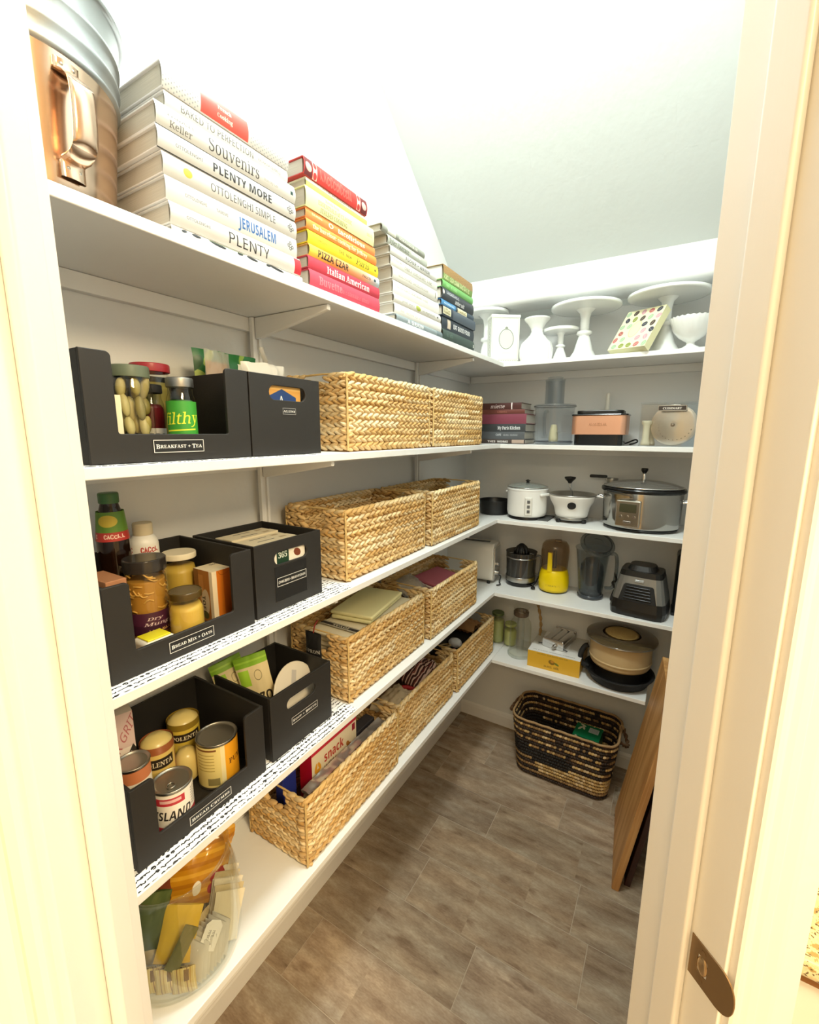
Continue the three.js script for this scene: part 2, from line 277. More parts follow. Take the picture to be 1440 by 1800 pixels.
// printed shelf liner under the black bins
{
  const lt = canvasTex(1024, 512, (g, w, h) => {
    fill(g, '#ffffff', w, h); const r = rng(5); g.strokeStyle = '#1c1a17'; g.lineCap = 'round';
    for (let row = 0; row < 15; row++) { const y = 18 + row * 34; g.lineWidth = 6.5; for (let x = -10; x < w; x += 16 + r() * 20) { const k = r(); g.beginPath(); g.moveTo(x, y + (r() - 0.5) * 8); if (k < 0.55) g.bezierCurveTo(x + 8, y - 18 * r() - 5, x + 13, y + 18 * r(), x + 18 + r() * 14, y + (r() - 0.5) * 10); else if (k < 0.8) g.lineTo(x + 16 + r() * 16, y + (r() - 0.5) * 7); else g.arc(x + 8, y, 5 + r() * 6, 0, 5); g.stroke(); } }
    for (let k = 0; k < 34; k++) { g.lineWidth = 9; g.strokeStyle = '#fff'; g.beginPath(); const x = r() * w, y = r() * h; g.moveTo(x, y); g.bezierCurveTo(x + 40, y - 60, x + 60, y + 50, x + 90, y - 10); g.stroke(); }
  }, true);
  lt.repeat.set(1, 1);
  const lm = std(0xffffff, 0.6, { map: lt });
  [[1, 1.512, 'top'], [2, 1.405, 'middle'], [3, 1.395, 'bottom']].forEach(([i, z0, w]) => {
    const L = 2.16 - z0; const s = new T.Shape(); const r = rng(40 + i); s.moveTo(0.01, 0); s.lineTo(SD - 0.004, 0); s.lineTo(SD - 0.001, 0.02); for (let k = 1; k < 24; k++) s.lineTo(SD - 0.001 - r() * 0.0035, L * k / 24); s.lineTo(SD - 0.002, L); s.lineTo(0.01, L); s.closePath();
    const g = ext(s, 0.0008, 0); g.rotateX(PI / 2); const c = clean(g), p = c.attributes.position, a = c.attributes.uv; for (let q = 0; q < p.count; q++) a.setXY(q, p.getZ(q) / 0.36, p.getX(q) / 0.18);
    one('shelf_liner', c, lm, `white liner with black scribble print under the ${['', 'breakfast', 'bread mix', 'bread crumbs'][i]} bin`, 'shelf liner', [0, SY[i] + 0.0009, z0]);
  });
}
// ---------- books ----------
const pageTex = dataTex(64, 128, (u, v) => { const c = 205 + 34 * Math.sin(v * 128 * 1.4) * 0.4 + 20 * noise.noise(u * 3, v * 90, 2); return [c, c - 5, c - 18]; });
M.page.map = pageTex; M.page.color.set(0xffffff);
const hardCovers = {};
function book({ L, th, D = 0.205, pos, turn = 0, spine, cover, label, group, category = 'book', bulge = 0.003, twist = 0 }) {
  const t = thing('cookbook', label, category, pos, turn + twist, group);
  const cm = hardCovers[cover] ??= std(cover, 0.45);
  part('cover', [rb(L, 0.0026, D, 0.0008, 0, 0.0013, -D / 2, 1), rb(L, 0.0026, D, 0.0008, 0, th - 0.0013, -D / 2, 1)], cm, t);
  part('pages', bx(L - 0.008, th - 0.0054, D - 0.008, 0, th / 2, -D / 2 - 0.001), M.page, t);
  const n = 8, pos_ = [], uv = [], idx = []; // gently rounded spine strip
  for (let i = 0; i <= n; i++) { const v = i / n, z = bulge * (1 - (2 * v - 1) ** 2) + 0.0006; for (const s of [0, 1]) { pos_.push((s - 0.5) * L, v * th, z); uv.push(spine.u0 + s * (spine.u1 - spine.u0), spine.v0 + v * (spine.v1 - spine.v0)); } }
  for (let i = 0; i < n; i++) { const a = 2 * i; idx.push(a, a + 1, a + 3, a, a + 3, a + 2); }
  const g = new T.BufferGeometry(); g.setAttribute('position', new T.Float32BufferAttribute(pos_, 3)); g.setAttribute('uv', new T.Float32BufferAttribute(uv, 2)); g.setIndex(idx); g.computeVertexNormals();
  part('spine', g, spine.sheet.mat(0.42), t);
  return t;
}
const SP = (bg, draw, w = 512, h = 64) => sheetA.cell(w, h, (g) => { fill(g, bg, w, h); draw && draw(g, w, h); });
const ottoMark = (g, x) => { for (const [a, b] of [[0, -9], [0, 9], [-9, 0], [9, 3]]) { g.strokeStyle = '#555'; g.lineWidth = 3; g.beginPath(); g.arc(x + a, 32 + b, 4.5, 0, 7); g.stroke(); } };
const stacks = [
  // y0, y1, zLeft, zRight, cover, dx, spine, label
  [[2.007, 2.0195, 1.835, 1.545, 0xe9e7e2, 0, SP('#f0efec', g => { g.fillStyle = '#1d1d1d'; for (const [x, w] of [[40, 16], [78, 30], [150, 60], [232, 22], [280, 46], [348, 20], [384, 70]]) { g.beginPath(); g.ellipse(x, 20, w / 2, 14, 0.3, 0, 7); g.fill(); } g.fillStyle = '#4e6b3c'; g.fillRect(120, 6, 130, 7); }), 'thin white cookbook with black blotches, bottom of the tallest white stack'],
  [2.0195, 2.053, 1.837, 1.551, 0xf0efec, 0.001, SP('#cccbc7', g => { txt(g, 'OTTOLENGHI', 50, 30, 13, '#444', 'sans-serif', 'normal'); txt(g, 'PLENTY', 190, 34, 50, '#2b2523', 'sans-serif', 'normal'); g.fillStyle = '#c5303a'; g.fillRect(478, 4, 34, 56); txt(g, '\u2767', 486, 32, 26, '#f4d9d6', 'serif'); }), 'white cookbook titled PLENTY with a small red square at the spine end'],
  [2.053, 2.0885, 1.84, 1.559, 0xefeeec, 0.001, SP('#cccbc7', g => { txt(g, 'OTTOLENGHI', 60, 32, 12, '#555', 'sans-serif', 'normal'); txt(g, 'TAMIMI', 165, 32, 12, '#555', 'sans-serif', 'normal'); txt(g, 'JERUSALEM', 250, 33, 44, '#2d5fa3', 'sans-serif', 'bold', 'left', 160); ottoMark(g, 478); }), 'white cookbook with JERUSALEM in blue capitals on the spine'],
  [2.0885, 2.121, 1.842, 1.56, 0xf1f0ee, 0.001, SP('#cccbc7', g => { g.fillStyle = '#b9b63c'; g.beginPath(); g.ellipse(76, 32, 14, 13, 0, 0, 7); g.fill(); txt(g, 'OTTOLENGHI SIMPLE', 150, 34, 33, '#3c3c3f', 'sans-serif', 'normal', 'left', 260); ottoMark(g, 482); }), 'white cookbook titled SIMPLE with a small lemon on the spine'],
  [2.121, 2.1535, 1.848, 1.562, 0xf2f1ef, 0.002, SP('#cccbc7', g => { txt(g, 'OTTOLENGHI', 52, 34, 14, '#444', 'sans-serif', 'normal'); txt(g, 'PLENTY MORE', 168, 35, 36, '#27262a', 'sans-serif', 'bold', 'left', 232); ottoMark(g, 484); g.fillStyle = '#333'; g.fillRect(0, 60, 512, 4); }), 'white cookbook titled PLENTY MORE with a dark line along its lower edge'],
  [2.1535, 2.187, 1.847, 1.56, 0xf0efee, 0.001, SP('#cccbc7', g => { txt(g, 'Hubert', 32, 20, 24, '#55514a', 'serif', 'normal'); txt(g, 'Keller', 38, 46, 24, '#55514a', 'serif', 'normal'); txt(g, 'Souvenirs', 158, 34, 50, '#35322f', 'serif', 'normal', 'left', 190); txt(g, 'Stories & Recipes', 360, 26, 10, '#8f8c86', 'serif', 'normal'); txt(g, 'from My Life', 366, 40, 10, '#8f8c86', 'serif', 'normal'); g.fillStyle = '#123a33'; g.fillRect(486, 26, 12, 12); g.fillStyle = '#333'; g.fillRect(0, 61, 512, 3); }), 'white cookbook with Souvenirs in black serif letters'],
  [2.187, 2.2135, 1.826, 1.572, 0xefeeec, -0.006, SP('#cccbc7', g => { txt(g, 'BAKED TO PERFECTION', 52, 34, 32, '#55544f', 'sans-serif', 'normal', 'left', 290); txt(g, 'KATARINA CERMELJ', 362, 34, 16, '#66645f', 'sans-serif', 'normal', 'left', 110); }), 'white cookbook with pale gray BAKED TO PERFECTION lettering'],
  [2.2135, 2.251, 1.829, 1.57, 0xeeecea, -0.004, SP('#cccbc7', (g, w) => { g.fillStyle = '#8e9196'; for (let i = 0; i < 60; i++) for (let j = 0; j < 6; j++) { g.beginPath(); g.arc(5 + i * 8.8, 5 + j * 11 + (i % 2) * 5, 1.9, 0, 7); g.fill(); } g.fillStyle = '#cccbc7'; g.fillRect(122, 0, 204, 64); g.fillStyle = '#e8503f'; g.fillRect(130, 4, 188, 56); g.save(); g.translate(224, 32); txt(g, 'French', -30, -12, 15, '#fbe6da', 'serif', 'bold'); txt(g, 'Cooking', -34, 8, 15, '#fbe6da', 'serif', 'bold'); g.restore(); g.fillStyle = '#d94a3c'; for (let k = 0; k < 22; k++) { g.fillRect(136 + k * 3.2, 4, 1.2, 56); g.fillRect(264 + k * 2.4, 4, 1, 56); } }), 'dotted white cookbook with a red spine label, top of the tallest white stack']],
  [[2.007, 2.045, 1.525, 1.26, 0xc4414f, 0.001, SP('#c8475a', g => { txt(g, 'Buvette', 58, 30, 40, '#e07f88', 'serif', 'bold'); scr(g, 200, 36, 220, 16, '#d46a76'); }), 'rose red cookbook with pale script, bottom of the red and yellow stack'],
  [2.045, 2.0715, 1.527, 1.258, 0xc23a4a, 0.001, SP('#c4394b', g => { txt(g, 'Italian American', 116, 34, 48, '#fbe9ea', 'serif', 'bold', 'left', 310); }), 'red cookbook with Italian American in white letters'],
  [2.0715, 2.0965, 1.523, 1.26, 0xeab86a, 0, SP('#f2c33c', (g, w, h) => { const k = g.createLinearGradient(0, 0, w, 0); k.addColorStop(0, '#f6d24a'); k.addColorStop(0.3, '#ee9a4f'); k.addColorStop(0.75, '#eda27c'); k.addColorStop(1, '#b9d3e0'); g.fillStyle = k; g.fillRect(0, 0, w, h); txt(g, 'PIZZA CZAR', 52, 35, 50, '#221b18', 'sans-serif', 'bold', 'left', 210); txt(g, 'FALCO', 368, 36, 22, '#4b3a34'); g.fillStyle = '#31424c'; g.beginPath(); g.arc(472, 32, 9, 0, 7); g.fill(); }), 'yellow and orange cookbook with PIZZA CZAR in black'],
  [2.0965, 2.1235, 1.525, 1.263, 0xf2d42e, 0, SP('#f4d92e', g => { txt(g, 'LEBOVITZ', 60, 32, 13, '#7c6a15'); txt(g, 'THE NEW', 200, 32, 22, '#4b420f', 'monospace'); txt(g, 'Paris', 326, 32, 44, '#38310c', 'serif', 'italic'); g.fillStyle = '#5b500f'; g.beginPath(); g.arc(484, 32, 7, 0, 7); g.fill(); }), 'bright yellow cookbook titled THE NEW Paris'],
  [2.1235, 2.144, 1.529, 1.271, 0xf08b3c, 0.001, SP('#f18f3f', g => { txt(g, 'the barefoot: cooking for Jeffrey', 40, 34, 36, '#fde2c0', 'serif', 'bold', 'left', 390); }), 'orange cookbook just under the one with the white ring'],
  [2.144, 2.1645, 1.53, 1.277, 0xe9803c, 0.001, SP('#ee8b49', g => { scr(g, 34, 26, 70, 16, '#fbd3ab'); g.strokeStyle = '#fff1d8'; g.lineWidth = 6; g.beginPath(); g.arc(166, 32, 13, 0, 7); g.stroke(); txt(g, 'tacolicious', 214, 34, 42, '#fff4e2', 'serif', 'bold', 'left', 210); }), 'orange cookbook with white title and a white ring on the spine'],
  [2.1645, 2.2045, 1.531, 1.285, 0xe7e3a2, 0.004, SP('#e9e4a5', g => { txt(g, 'Marcella Hazan', 130, 12, 13, '#8d8f54', 'serif', 'italic'); txt(g, 'ESSENTIALS of CLASSIC', 80, 30, 20, '#7f8350', 'serif', 'bold', 'left', 270); txt(g, 'ITALIAN COOKING', 96, 50, 20, '#7f8350', 'serif', 'bold', 'left', 230); scr(g, 446, 34, 44, 14, '#a5a66a'); }), 'thick pale yellow green cookbook about classic Italian cooking'],
  [2.2055, 2.227, 1.52, 1.303, 0xf2efdb, -0.004, SP('#e8dc6f', (g, w) => { g.fillStyle = '#f4f1e3'; g.fillRect(0, 0, w, 22); scr(g, 120, 11, 240, 14, '#76714e'); }), 'soft yellow and white book lying under the red top book'],
  [2.227, 2.261, 1.53, 1.309, 0xc63d36, 0, SP('#d43a34', (g, w, h) => { for (const x of [6, 452]) { g.fillStyle = '#6b1f1f'; g.fillRect(x, 0, 54, h); g.fillStyle = '#f2b4a8'; g.beginPath(); g.ellipse(x + 27, 32, 22, 15, 0.3, 0, 7); g.fill(); } g.fillStyle = '#f0c9b9'; for (const x of [64, 416]) { g.fillRect(x, 0, 30, h); } g.fillStyle = '#c83a36'; for (const x of [79, 431]) { for (const y of [14, 50]) { g.beginPath(); g.arc(x, y, 12, 0, 7); g.fill(); } } scr(g, 120, 33, 260, 44, '#ef6a5d'); }), 'red patterned cookbook with leaf ornaments, top of the red and yellow stack']],
  [[2.007, 2.0265, 1.18, 0.891, 0x8e9698, 0.004, SP('#8b9699', g => { txt(g, 'A GRAIN', 110, 32, 50, '#eef0ee', 'sans-serif', 'bold', 'left', 170); g.fillStyle = '#6e7c80'; g.fillRect(440, 0, 72, 64); }), 'blue gray book with white capitals, bottom of the pale gray stack'],
  [2.0265, 2.056, 1.185, 0.894, 0xe6e4dd, 0.001, SP('#e9e7e0', g => { scr(g, 60, 34, 200, 20, '#c1bcae'); }), 'plain cream book second from the bottom of the pale gray stack'],
  [2.056, 2.08, 1.188, 0.9, 0xe2dfd6, 0, SP('#e4e1d9', g => { txt(g, 'james beard', 80, 32, 22, '#6f6b60', 'sans-serif', 'normal'); g.fillStyle = '#a9b24c'; g.beginPath(); g.ellipse(246, 32, 26, 20, 0.2, 0, 7); g.fill(); txt(g, 'on vegetables', 290, 34, 24, '#77736a', 'sans-serif', 'normal'); g.fillStyle = '#3a3833'; g.beginPath(); g.arc(470, 32, 8, 0, 7); g.fill(); }), 'cream cookbook with a green leaf dot on the spine'],
  [2.08, 2.115, 1.19, 0.91, 0xe5e2da, 0, SP('#e6e3db', g => { scr(g, 40, 26, 330, 16, '#aaa69a'); }), 'thick ivory cookbook with faint lettering in the pale gray stack'],
  [2.115, 2.148, 1.195, 0.925, 0xdcd9cf, 0.001, SP('#dedbd1', g => { scr(g, 60, 34, 330, 18, '#a8a394'); g.fillStyle = '#8c887c'; g.fillRect(476, 14, 10, 34); }), 'ivory cookbook with italic lettering in the pale gray stack'],
  [2.148, 2.176, 1.202, 0.926, 0xd7d5cb, 0, SP('#d8d6cc', g => { scr(g, 30, 22, 80, 14, '#8d8a80'); scr(g, 140, 36, 300, 26, '#a39e90'); }), 'stone gray cookbook under the one with widely spaced dark capitals'],
  [2.176, 2.198, 1.206, 0.932, 0xdad9d1, 0.001, SP('#dcdbd3', g => { txt(g, 'FLOUR + WATER', 150, 34, 36, '#4a4943', 'sans-serif', 'bold', 'left', 280); }), 'pale gray cookbook with widely spaced dark capitals on the spine'],
  [2.198, 2.222, 1.213, 0.992, 0xa9aa9d, -0.002, SP('#aeb0a3', g => { txt(g, 'Tyler Florence', 20, 34, 44, '#55564c', 'serif', 'bold', 'left', 240); scr(g, 290, 26, 120, 18, '#ecebe2'); }), 'sage gray cookbook with large dark serif letters, second from the top'],
  [2.222, 2.243, 1.236, 1.003, 0xb7b6a9, -0.006, SP('#8f9084', (g, w) => { g.fillStyle = '#cfcdbf'; g.fillRect(60, 12, 90, 40); scr(g, 190, 34, 220, 24, '#e3e1d4'); }), 'olive gray book, top of the pale gray stack']],
  [[2.007, 2.043, 0.886, 0.616, 0x2f403c, 0.002, SP('#33463f', g => { scr(g, 60, 30, 90, 20, '#587166'); g.fillStyle = '#e8e6dd'; g.fillRect(490, 22, 12, 22); }), 'dark green cookbook, bottom of the navy and green stack'],
  [2.043, 2.0835, 0.892, 0.617, 0x232f3f, 0.001, SP('#26323f', g => { g.fillStyle = '#d8c8b2'; g.fillRect(84, 8, 46, 46); txt(g, 'EAT GOOD FOOD', 170, 32, 34, '#f1f1ee', 'sans-serif', 'bold', 'left', 290); }), 'navy cookbook with GOOD FOOD in white capitals'],
  [2.0835, 2.117, 0.893, 0.612, 0x3b4754, 0.005, SP('#4a5663', (g, w, h) => { g.fillStyle = '#23303f'; g.fillRect(0, 0, 150, h); g.fillStyle = '#e3dcb8'; g.fillRect(8, 8, 110, 44); scr(g, 26, 32, 70, 34, '#8a7f4e'); }), 'slate blue book with a cream spine tag'],
  [2.117, 2.137, 0.894, 0.618, 0x3b74a4, 0, SP('#34485a', (g, w, h) => { g.fillStyle = '#4d8fc2'; g.fillRect(0, 0, 210, h); scr(g, 40, 32, 140, 24, '#d9e8f2'); g.fillStyle = '#ece3bd'; g.fillRect(240, 6, 150, 52); scr(g, 256, 34, 110, 30, '#94854a'); }), 'half sky blue book with a cream label, middle of the navy and green stack'],
  [2.137, 2.174, 0.894, 0.628, 0x2c333c, 0.001, SP('#30373f', (g, w) => { scr(g, 70, 20, 190, 22, '#c9cdd0'); txt(g, 'under salt', 200, 46, 30, '#eceeee', 'sans-serif', 'bold'); g.fillStyle = '#e9ddcf'; g.beginPath(); g.arc(24, 24, 13, 0, 7); g.fill(); }), 'charcoal cookbook with two lines of white lettering'],
  [2.174, 2.199, 0.89, 0.634, 0x6fae5d, 0, SP('#76b765', g => { scr(g, 60, 34, 180, 28, '#a9dd95'); g.fillStyle = '#5c984b'; g.fillRect(0, 56, 512, 8); }), 'light green cookbook near the top of the navy stack'],
  [2.199, 2.246, 0.885, 0.641, 0x927a4d, 0.001, SP('#a5814d', (g, w, h) => { g.fillStyle = '#7c9c4c'; g.fillRect(0, 38, w, 26); scr(g, 20, 48, 430, 24, '#e7e8b4'); g.fillStyle = '#8f6c3e'; for (let i = 0; i < 26; i++) g.fillRect(i * 21, 4 + (i * 7) % 20, 30, 2); }), 'brown and green cookbook, top of the navy and green stack']],
];
const stackNames = ['white cookbooks in the first stack', 'red and yellow cookbooks in the second stack', 'pale gray cookbooks in the third stack', 'navy and green cookbooks in the fourth stack'];
{
  const r = rng(12);
  stacks.forEach((st, k) => st.forEach(([y0, y1, za, zb, cover, dx, spine, label]) => book({ L: za - zb, th: y1 - y0 - 0.0004, D: 0.2 + 0.02 * r(), pos: [0.284 + dx, y0 + 0.0002, (za + zb) / 2], turn: PI / 2, spine, cover, label, group: stackNames[k], bulge: 0.002 + 0.003 * r() })));
}
[[1.643, 1.664, 0.386, 0x4a3f3a, SP('#4d423c', (g, w) => { txt(g, 'THIS', 130, 34, 38, '#efe7e0'); txt(g, 'WORKS', 232, 34, 40, '#f4efe9', 'sans-serif', 'bold', 'left', 110); g.fillStyle = '#b7a08f'; g.fillRect(380, 8, 120, 48); }), 'brown book with white WORKS lettering, bottom of the dark stack on the back shelf'],
[1.664, 1.7, 0.383, 0x55585a, SP('#5a5d60', g => { txt(g, 'CAFE', 220, 26, 24, '#c9cccd'); scr(g, 300, 28, 140, 17, '#a9acad'); }), 'slate gray book under the My Paris Kitchen book'],
[1.7, 1.737, 0.386, 0x3c3e40, SP('#424547', g => { txt(g, 'My Paris Kitchen', 230, 34, 36, '#eef0ef', 'serif', 'bold', 'left', 230); }), 'dark gray book titled My Paris Kitchen'],
[1.737, 1.783, 0.388, 0x86414f, SP('#8a4555', null), 'thick plain mauve book in the dark stack on the back shelf'],
[1.783, 1.805, 0.379, 0x6f3c34, SP('#744138', g => { scr(g, 240, 34, 90, 28, '#a56d5c'); }), 'reddish brown book second from the top of the dark back stack'],
[1.805, 1.836, 0.362, 0x54302b, SP('#573430', g => { txt(g, 'miette', 196, 34, 48, '#f6e9e4', 'serif', 'italic'); g.fillStyle = '#f2e6e1'; g.fillRect(408, 0, 12, 64); txt(g, '\u2767', 456, 34, 24, '#d9b7ad', 'serif'); }), 'dark brown book with white italic title, top of the dark back stack']].forEach(([y0, y1, xr, cover, spine, label]) => book({ L: 0.25, th: y1 - y0 - 0.0004, D: 0.16, pos: [xr - 0.125, y0 + 0.0002, 0.2], spine, cover, label, group: 'dark cookbooks stacked on the back shelf' }));

// ---------- galvanised tub ----------
{
  const t = thing('metal_bucket', 'large galvanised metal bucket with strap handle at the left end of the top shelf', 'bucket', [0.152, 2.007, 1.975], 0.12);
  const copper = std(0xdcbfa6, 0.2, { metalness: 1 });
  part('body', lathe([[0.0001, 0.002], [0.092, 0.002], [0.1, 0.0], [0.108, 0.008], [0.1125, 0.02], [0.1165, 0.05], [0.1195, 0.08], [0.1235, 0.12], [0.127, 0.155], [0.1285, 0.166]], 72), copper, t);
  part('rim_band', lathe([[0.1285, 0.166], [0.1325, 0.169], [0.1325, 0.174], [0.129, 0.178], [0.131, 0.19], [0.1345, 0.193], [0.1345, 0.199], [0.1315, 0.203], [0.133, 0.22], [0.1365, 0.223], [0.1365, 0.228], [0.1335, 0.231], [0.1385, 0.258], [0.143, 0.26], [0.1455, 0.264], [0.143, 0.269], [0.139, 0.267], [0.1365, 0.26], [0.124, 0.18], [0.105, 0.03], [0.0001, 0.012]], 72), M.galv, t);
  const strap = (() => { const w = 0.03, pts = [[0.1285, 0.158], [0.1285, 0.146], [0.143, 0.1385], [0.1545, 0.127], [0.157, 0.11], [0.1555, 0.078], [0.151, 0.056], [0.138, 0.046], [0.121, 0.043], [0.119, 0.022]]; const c = new T.CatmullRomCurve3(pts.map(p => new T.Vector3(p[0], p[1], 0)), false, 'catmullrom', 0.4); const g = new T.BufferGeometry(), P = [], I = [], n = 60, m = 8; for (let i = 0; i <= n; i++) { const p = c.getPoint(i / n), q = c.getTangent(i / n); for (let j = 0; j < 2 * m; j++) { const s = j < m ? j / (m - 1) : 1 - (j - m) / (m - 1), o = (j < m ? 1 : -1) * (0.0018 + 0.003 * Math.sin(PI * s)); P.push(p.x - q.y * -o * -1, p.y - q.x * o * -1 * -1, (s - 0.5) * w); } } const K = 2 * m; for (let i = 0; i < n; i++) for (let j = 0; j < K; j++) { const a = i * K + j, b = i * K + (j + 1) % K; I.push(a, b, a + K, b, b + K, a + K); } g.setAttribute('position', new T.Float32BufferAttribute(P, 3)); g.setIndex(I); g.computeVertexNormals(); return g; })();
  const h = part('handle', strap, copper, t);
  for (const [y, x] of [[0.152, 0.1305], [0.034, 0.1218]]) for (const z of [-0.007, 0.007]) part('rivet', tr(new T.SphereGeometry(0.0026, 10, 8), x, y, z), M.steel, h);
}

// ---------- black bins ----------
function binLabel(text, w, h, small) { return sheetB.cell(small ? 256 : 512, Math.round((small ? 256 : 512) * h / w), (g, W, H) => { fill(g, '#1b1a19', W, H); g.strokeStyle = '#f2efe8'; g.lineWidth = W / 90; g.strokeRect(W / 60, W / 60, W - W / 30, H - W / 30); const s = H * 0.36; g.textBaseline = 'middle'; g.fillStyle = '#f6f3ec'; let x = 0; const seg = []; for (const c of text) { const up = c === c.toUpperCase() && c !== ' '; seg.push([c.toUpperCase(), up ? s * 1.18 : s * 0.92]); } let tw = 0; for (const [c, z] of seg) { g.font = `bold ${z}px serif`; tw += g.measureText(c).width + 1; } const k = Math.min(1.9, (W * 0.9) / tw); g.save(); g.translate(W / 2 - tw * k / 2, H / 2); g.scale(k, 1); for (const [c, z] of seg) { g.font = `bold ${z}px serif`; g.fillText(c, x, s * 0.06); x += g.measureText(c).width + 1; } g.restore(); }); }
const plate = (w, h, cell) => mapTo(new T.PlaneGeometry(w, h), cell);
function bin(kind, W, pos, label, lab) {   // local +z is the front
  const H = 0.165, D = kind === 'scoop' ? 0.25 : 0.214, th = 0.0065, t = thing('storage_bin', label, 'bin', pos, PI / 2, 'black storage bins on the left shelves');
  const s = new T.Shape(); const a = -W / 2, c = W / 2;
  if (kind === 'scoop') {
    const x0 = a + 0.042, x1 = c - 0.05, yb = 0.045, r = 0.008;
    s.moveTo(a, 0); s.lineTo(c, 0); s.lineTo(c, H); s.lineTo(x1 + r, H); s.absarc(x1 + r, H - r, r, PI / 2, PI); s.lineTo(x1, yb + 0.004); s.absarc(x1 - 0.004, yb + 0.004, 0.004, 0, -PI / 2, true); s.lineTo(x0 + 0.004, yb); s.absarc(x0 + 0.004, yb + 0.004, 0.004, -PI / 2, -PI, true); s.lineTo(x0, H - r); s.absarc(x0 - r, H - r, r, 0, PI / 2); s.lineTo(a, H); s.closePath();
  } else { s.moveTo(a, 0); s.lineTo(c, 0); s.lineTo(c, H); s.lineTo(a, H); s.closePath(); s.holes.push(rrect(lab.slot[2], 0.029, 0.0144, lab.slot[0], lab.slot[1], new T.Path())); }
  part('front_panel', tr(ext(s, th, 0.0012, 12), 0, 0, -th), M.bin, t);
  for (const x of [a + th / 2, c - th / 2]) part('side_panel', rb(th, H, D - 2 * th, 0.0015, x, H / 2, -D / 2, 1), M.bin, t);
  part('back_panel', rb(W, H, th, 0.0015, 0, H / 2, -D + th / 2, 1), M.bin, t);
  part('bottom_panel', bx(W - 2 * th, 0.004, D - 2 * th, 0, 0.003, -D / 2), M.bin, t);
  if (lab.sleeve) part('label_sleeve', rb(0.1, 0.082, 0.0007, 0.0003, lab.x - 0.002, lab.y - 0.004, 0.0004, 1), phy(0x1d1c1c, 0.12), t);
  part('label_plate', [tr(plate(lab.w, lab.h, lab.cell), lab.x, lab.y, lab.sleeve ? 0.0012 : 0.0007)], sheetB.mat(0.4), t);
  return t;
}
bin('scoop', 0.286, [0.281, 1.6445, 1.843], 'wide black scoop front bin labelled BREAKFAST + TEA on the second shelf', { x: -0.006, y: 0.025, w: 0.091, h: 0.0225, cell: binLabel('Breakfast + Tea', 0.091, 0.0225) });
bin('slot', 0.2, [0.281, 1.6445, 1.597], 'narrow black bin with a tiny label beside the breakfast bin', { slot: [0.002, 0.13, 0.104], x: 0.003, y: 0.093, w: 0.038, h: 0.0135, cell: binLabel('ALUNI', 0.038, 0.0135, true) });
bin('scoop', 0.285, [0.263, 1.2865, 1.8445], 'wide black scoop front bin labelled BREAD MIX + OATS on the third shelf', { x: -0.001, y: 0.024, w: 0.091, h: 0.0225, cell: binLabel('Bread Mix + Oats', 0.091, 0.0225) });
bin('slot', 0.208, [0.2555, 1.2865, 1.585], 'narrow black bin with a clear label sleeve beside the bread mix bin', { slot: [0.004, 0.124, 0.104], x: 0.002, y: 0.068, w: 0.094, h: 0.0225, sleeve: true, cell: binLabel('Cookie Mixes + Breakfast Grains', 0.094, 0.0225) });
bin('scoop', 0.288, [0.26, 0.9185, 1.837], 'wide black scoop front bin labelled BREAD CRUMBS on the fourth shelf', { x: 0.002, y: 0.022, w: 0.096, h: 0.0205, cell: binLabel('Bread Crumbs', 0.096, 0.0205) });
bin('slot', 0.21, [0.256, 0.9185, 1.564], 'narrow black bin labelled SOUP + BROTH on the fourth shelf', { slot: [-0.004, 0.12, 0.1], x: 0.004, y: 0.071, w: 0.093, h: 0.0205, cell: binLabel('Soup + Broth', 0.093, 0.0205) });

// ---------- woven baskets ----------
const lobeBase = new T.SphereGeometry(1, 7, 5).toNonIndexed();
const WEAVE = [0xdab57a, 0xe1be84, 0xcea564, 0xe7cb98, 0xc39857, 0xdcb77d, 0xecd4a6].map(c => new T.Color(c));
function loopPath(L, D, r) {   // rounded rectangle, arc-length parameterised, starting at the back
  const segs = [], hx = L / 2 - r, hz = D / 2 - r, P = [];
  const add = (x, z, nx, nz) => P.push([x, z, nx, nz]);
  const N = 6; const corner = (cx, cz, a0) => { for (let i = 0; i <= N; i++) { const a = a0 + (PI / 2) * i / N; add(cx + r * Math.cos(a), cz + r * Math.sin(a), Math.cos(a), Math.sin(a)); } };
  corner(hx, hz, 0); corner(-hx, hz, PI / 2); corner(-hx, -hz, PI); corner(hx, -hz, 1.5 * PI); P.push(P[0]);
  const len = [0]; for (let i = 1; i < P.length; i++) len.push(len[i - 1] + Math.hypot(P[i][0] - P[i - 1][0], P[i][1] - P[i - 1][1]));
  const total = len[len.length - 1];
  return { total, at(s) { s = ((s % total) + total) % total; let i = 1; while (len[i] < s) i++; const k = (s - len[i - 1]) / (len[i] - len[i - 1] || 1), a = P[i - 1], b = P[i]; return { x: a[0] + k * (b[0] - a[0]), z: a[1] + k * (b[1] - a[1]), n: Math.atan2(a[2] + k * (b[2] - a[2]), a[3] + k * (b[3] - a[3])) }; } };
}
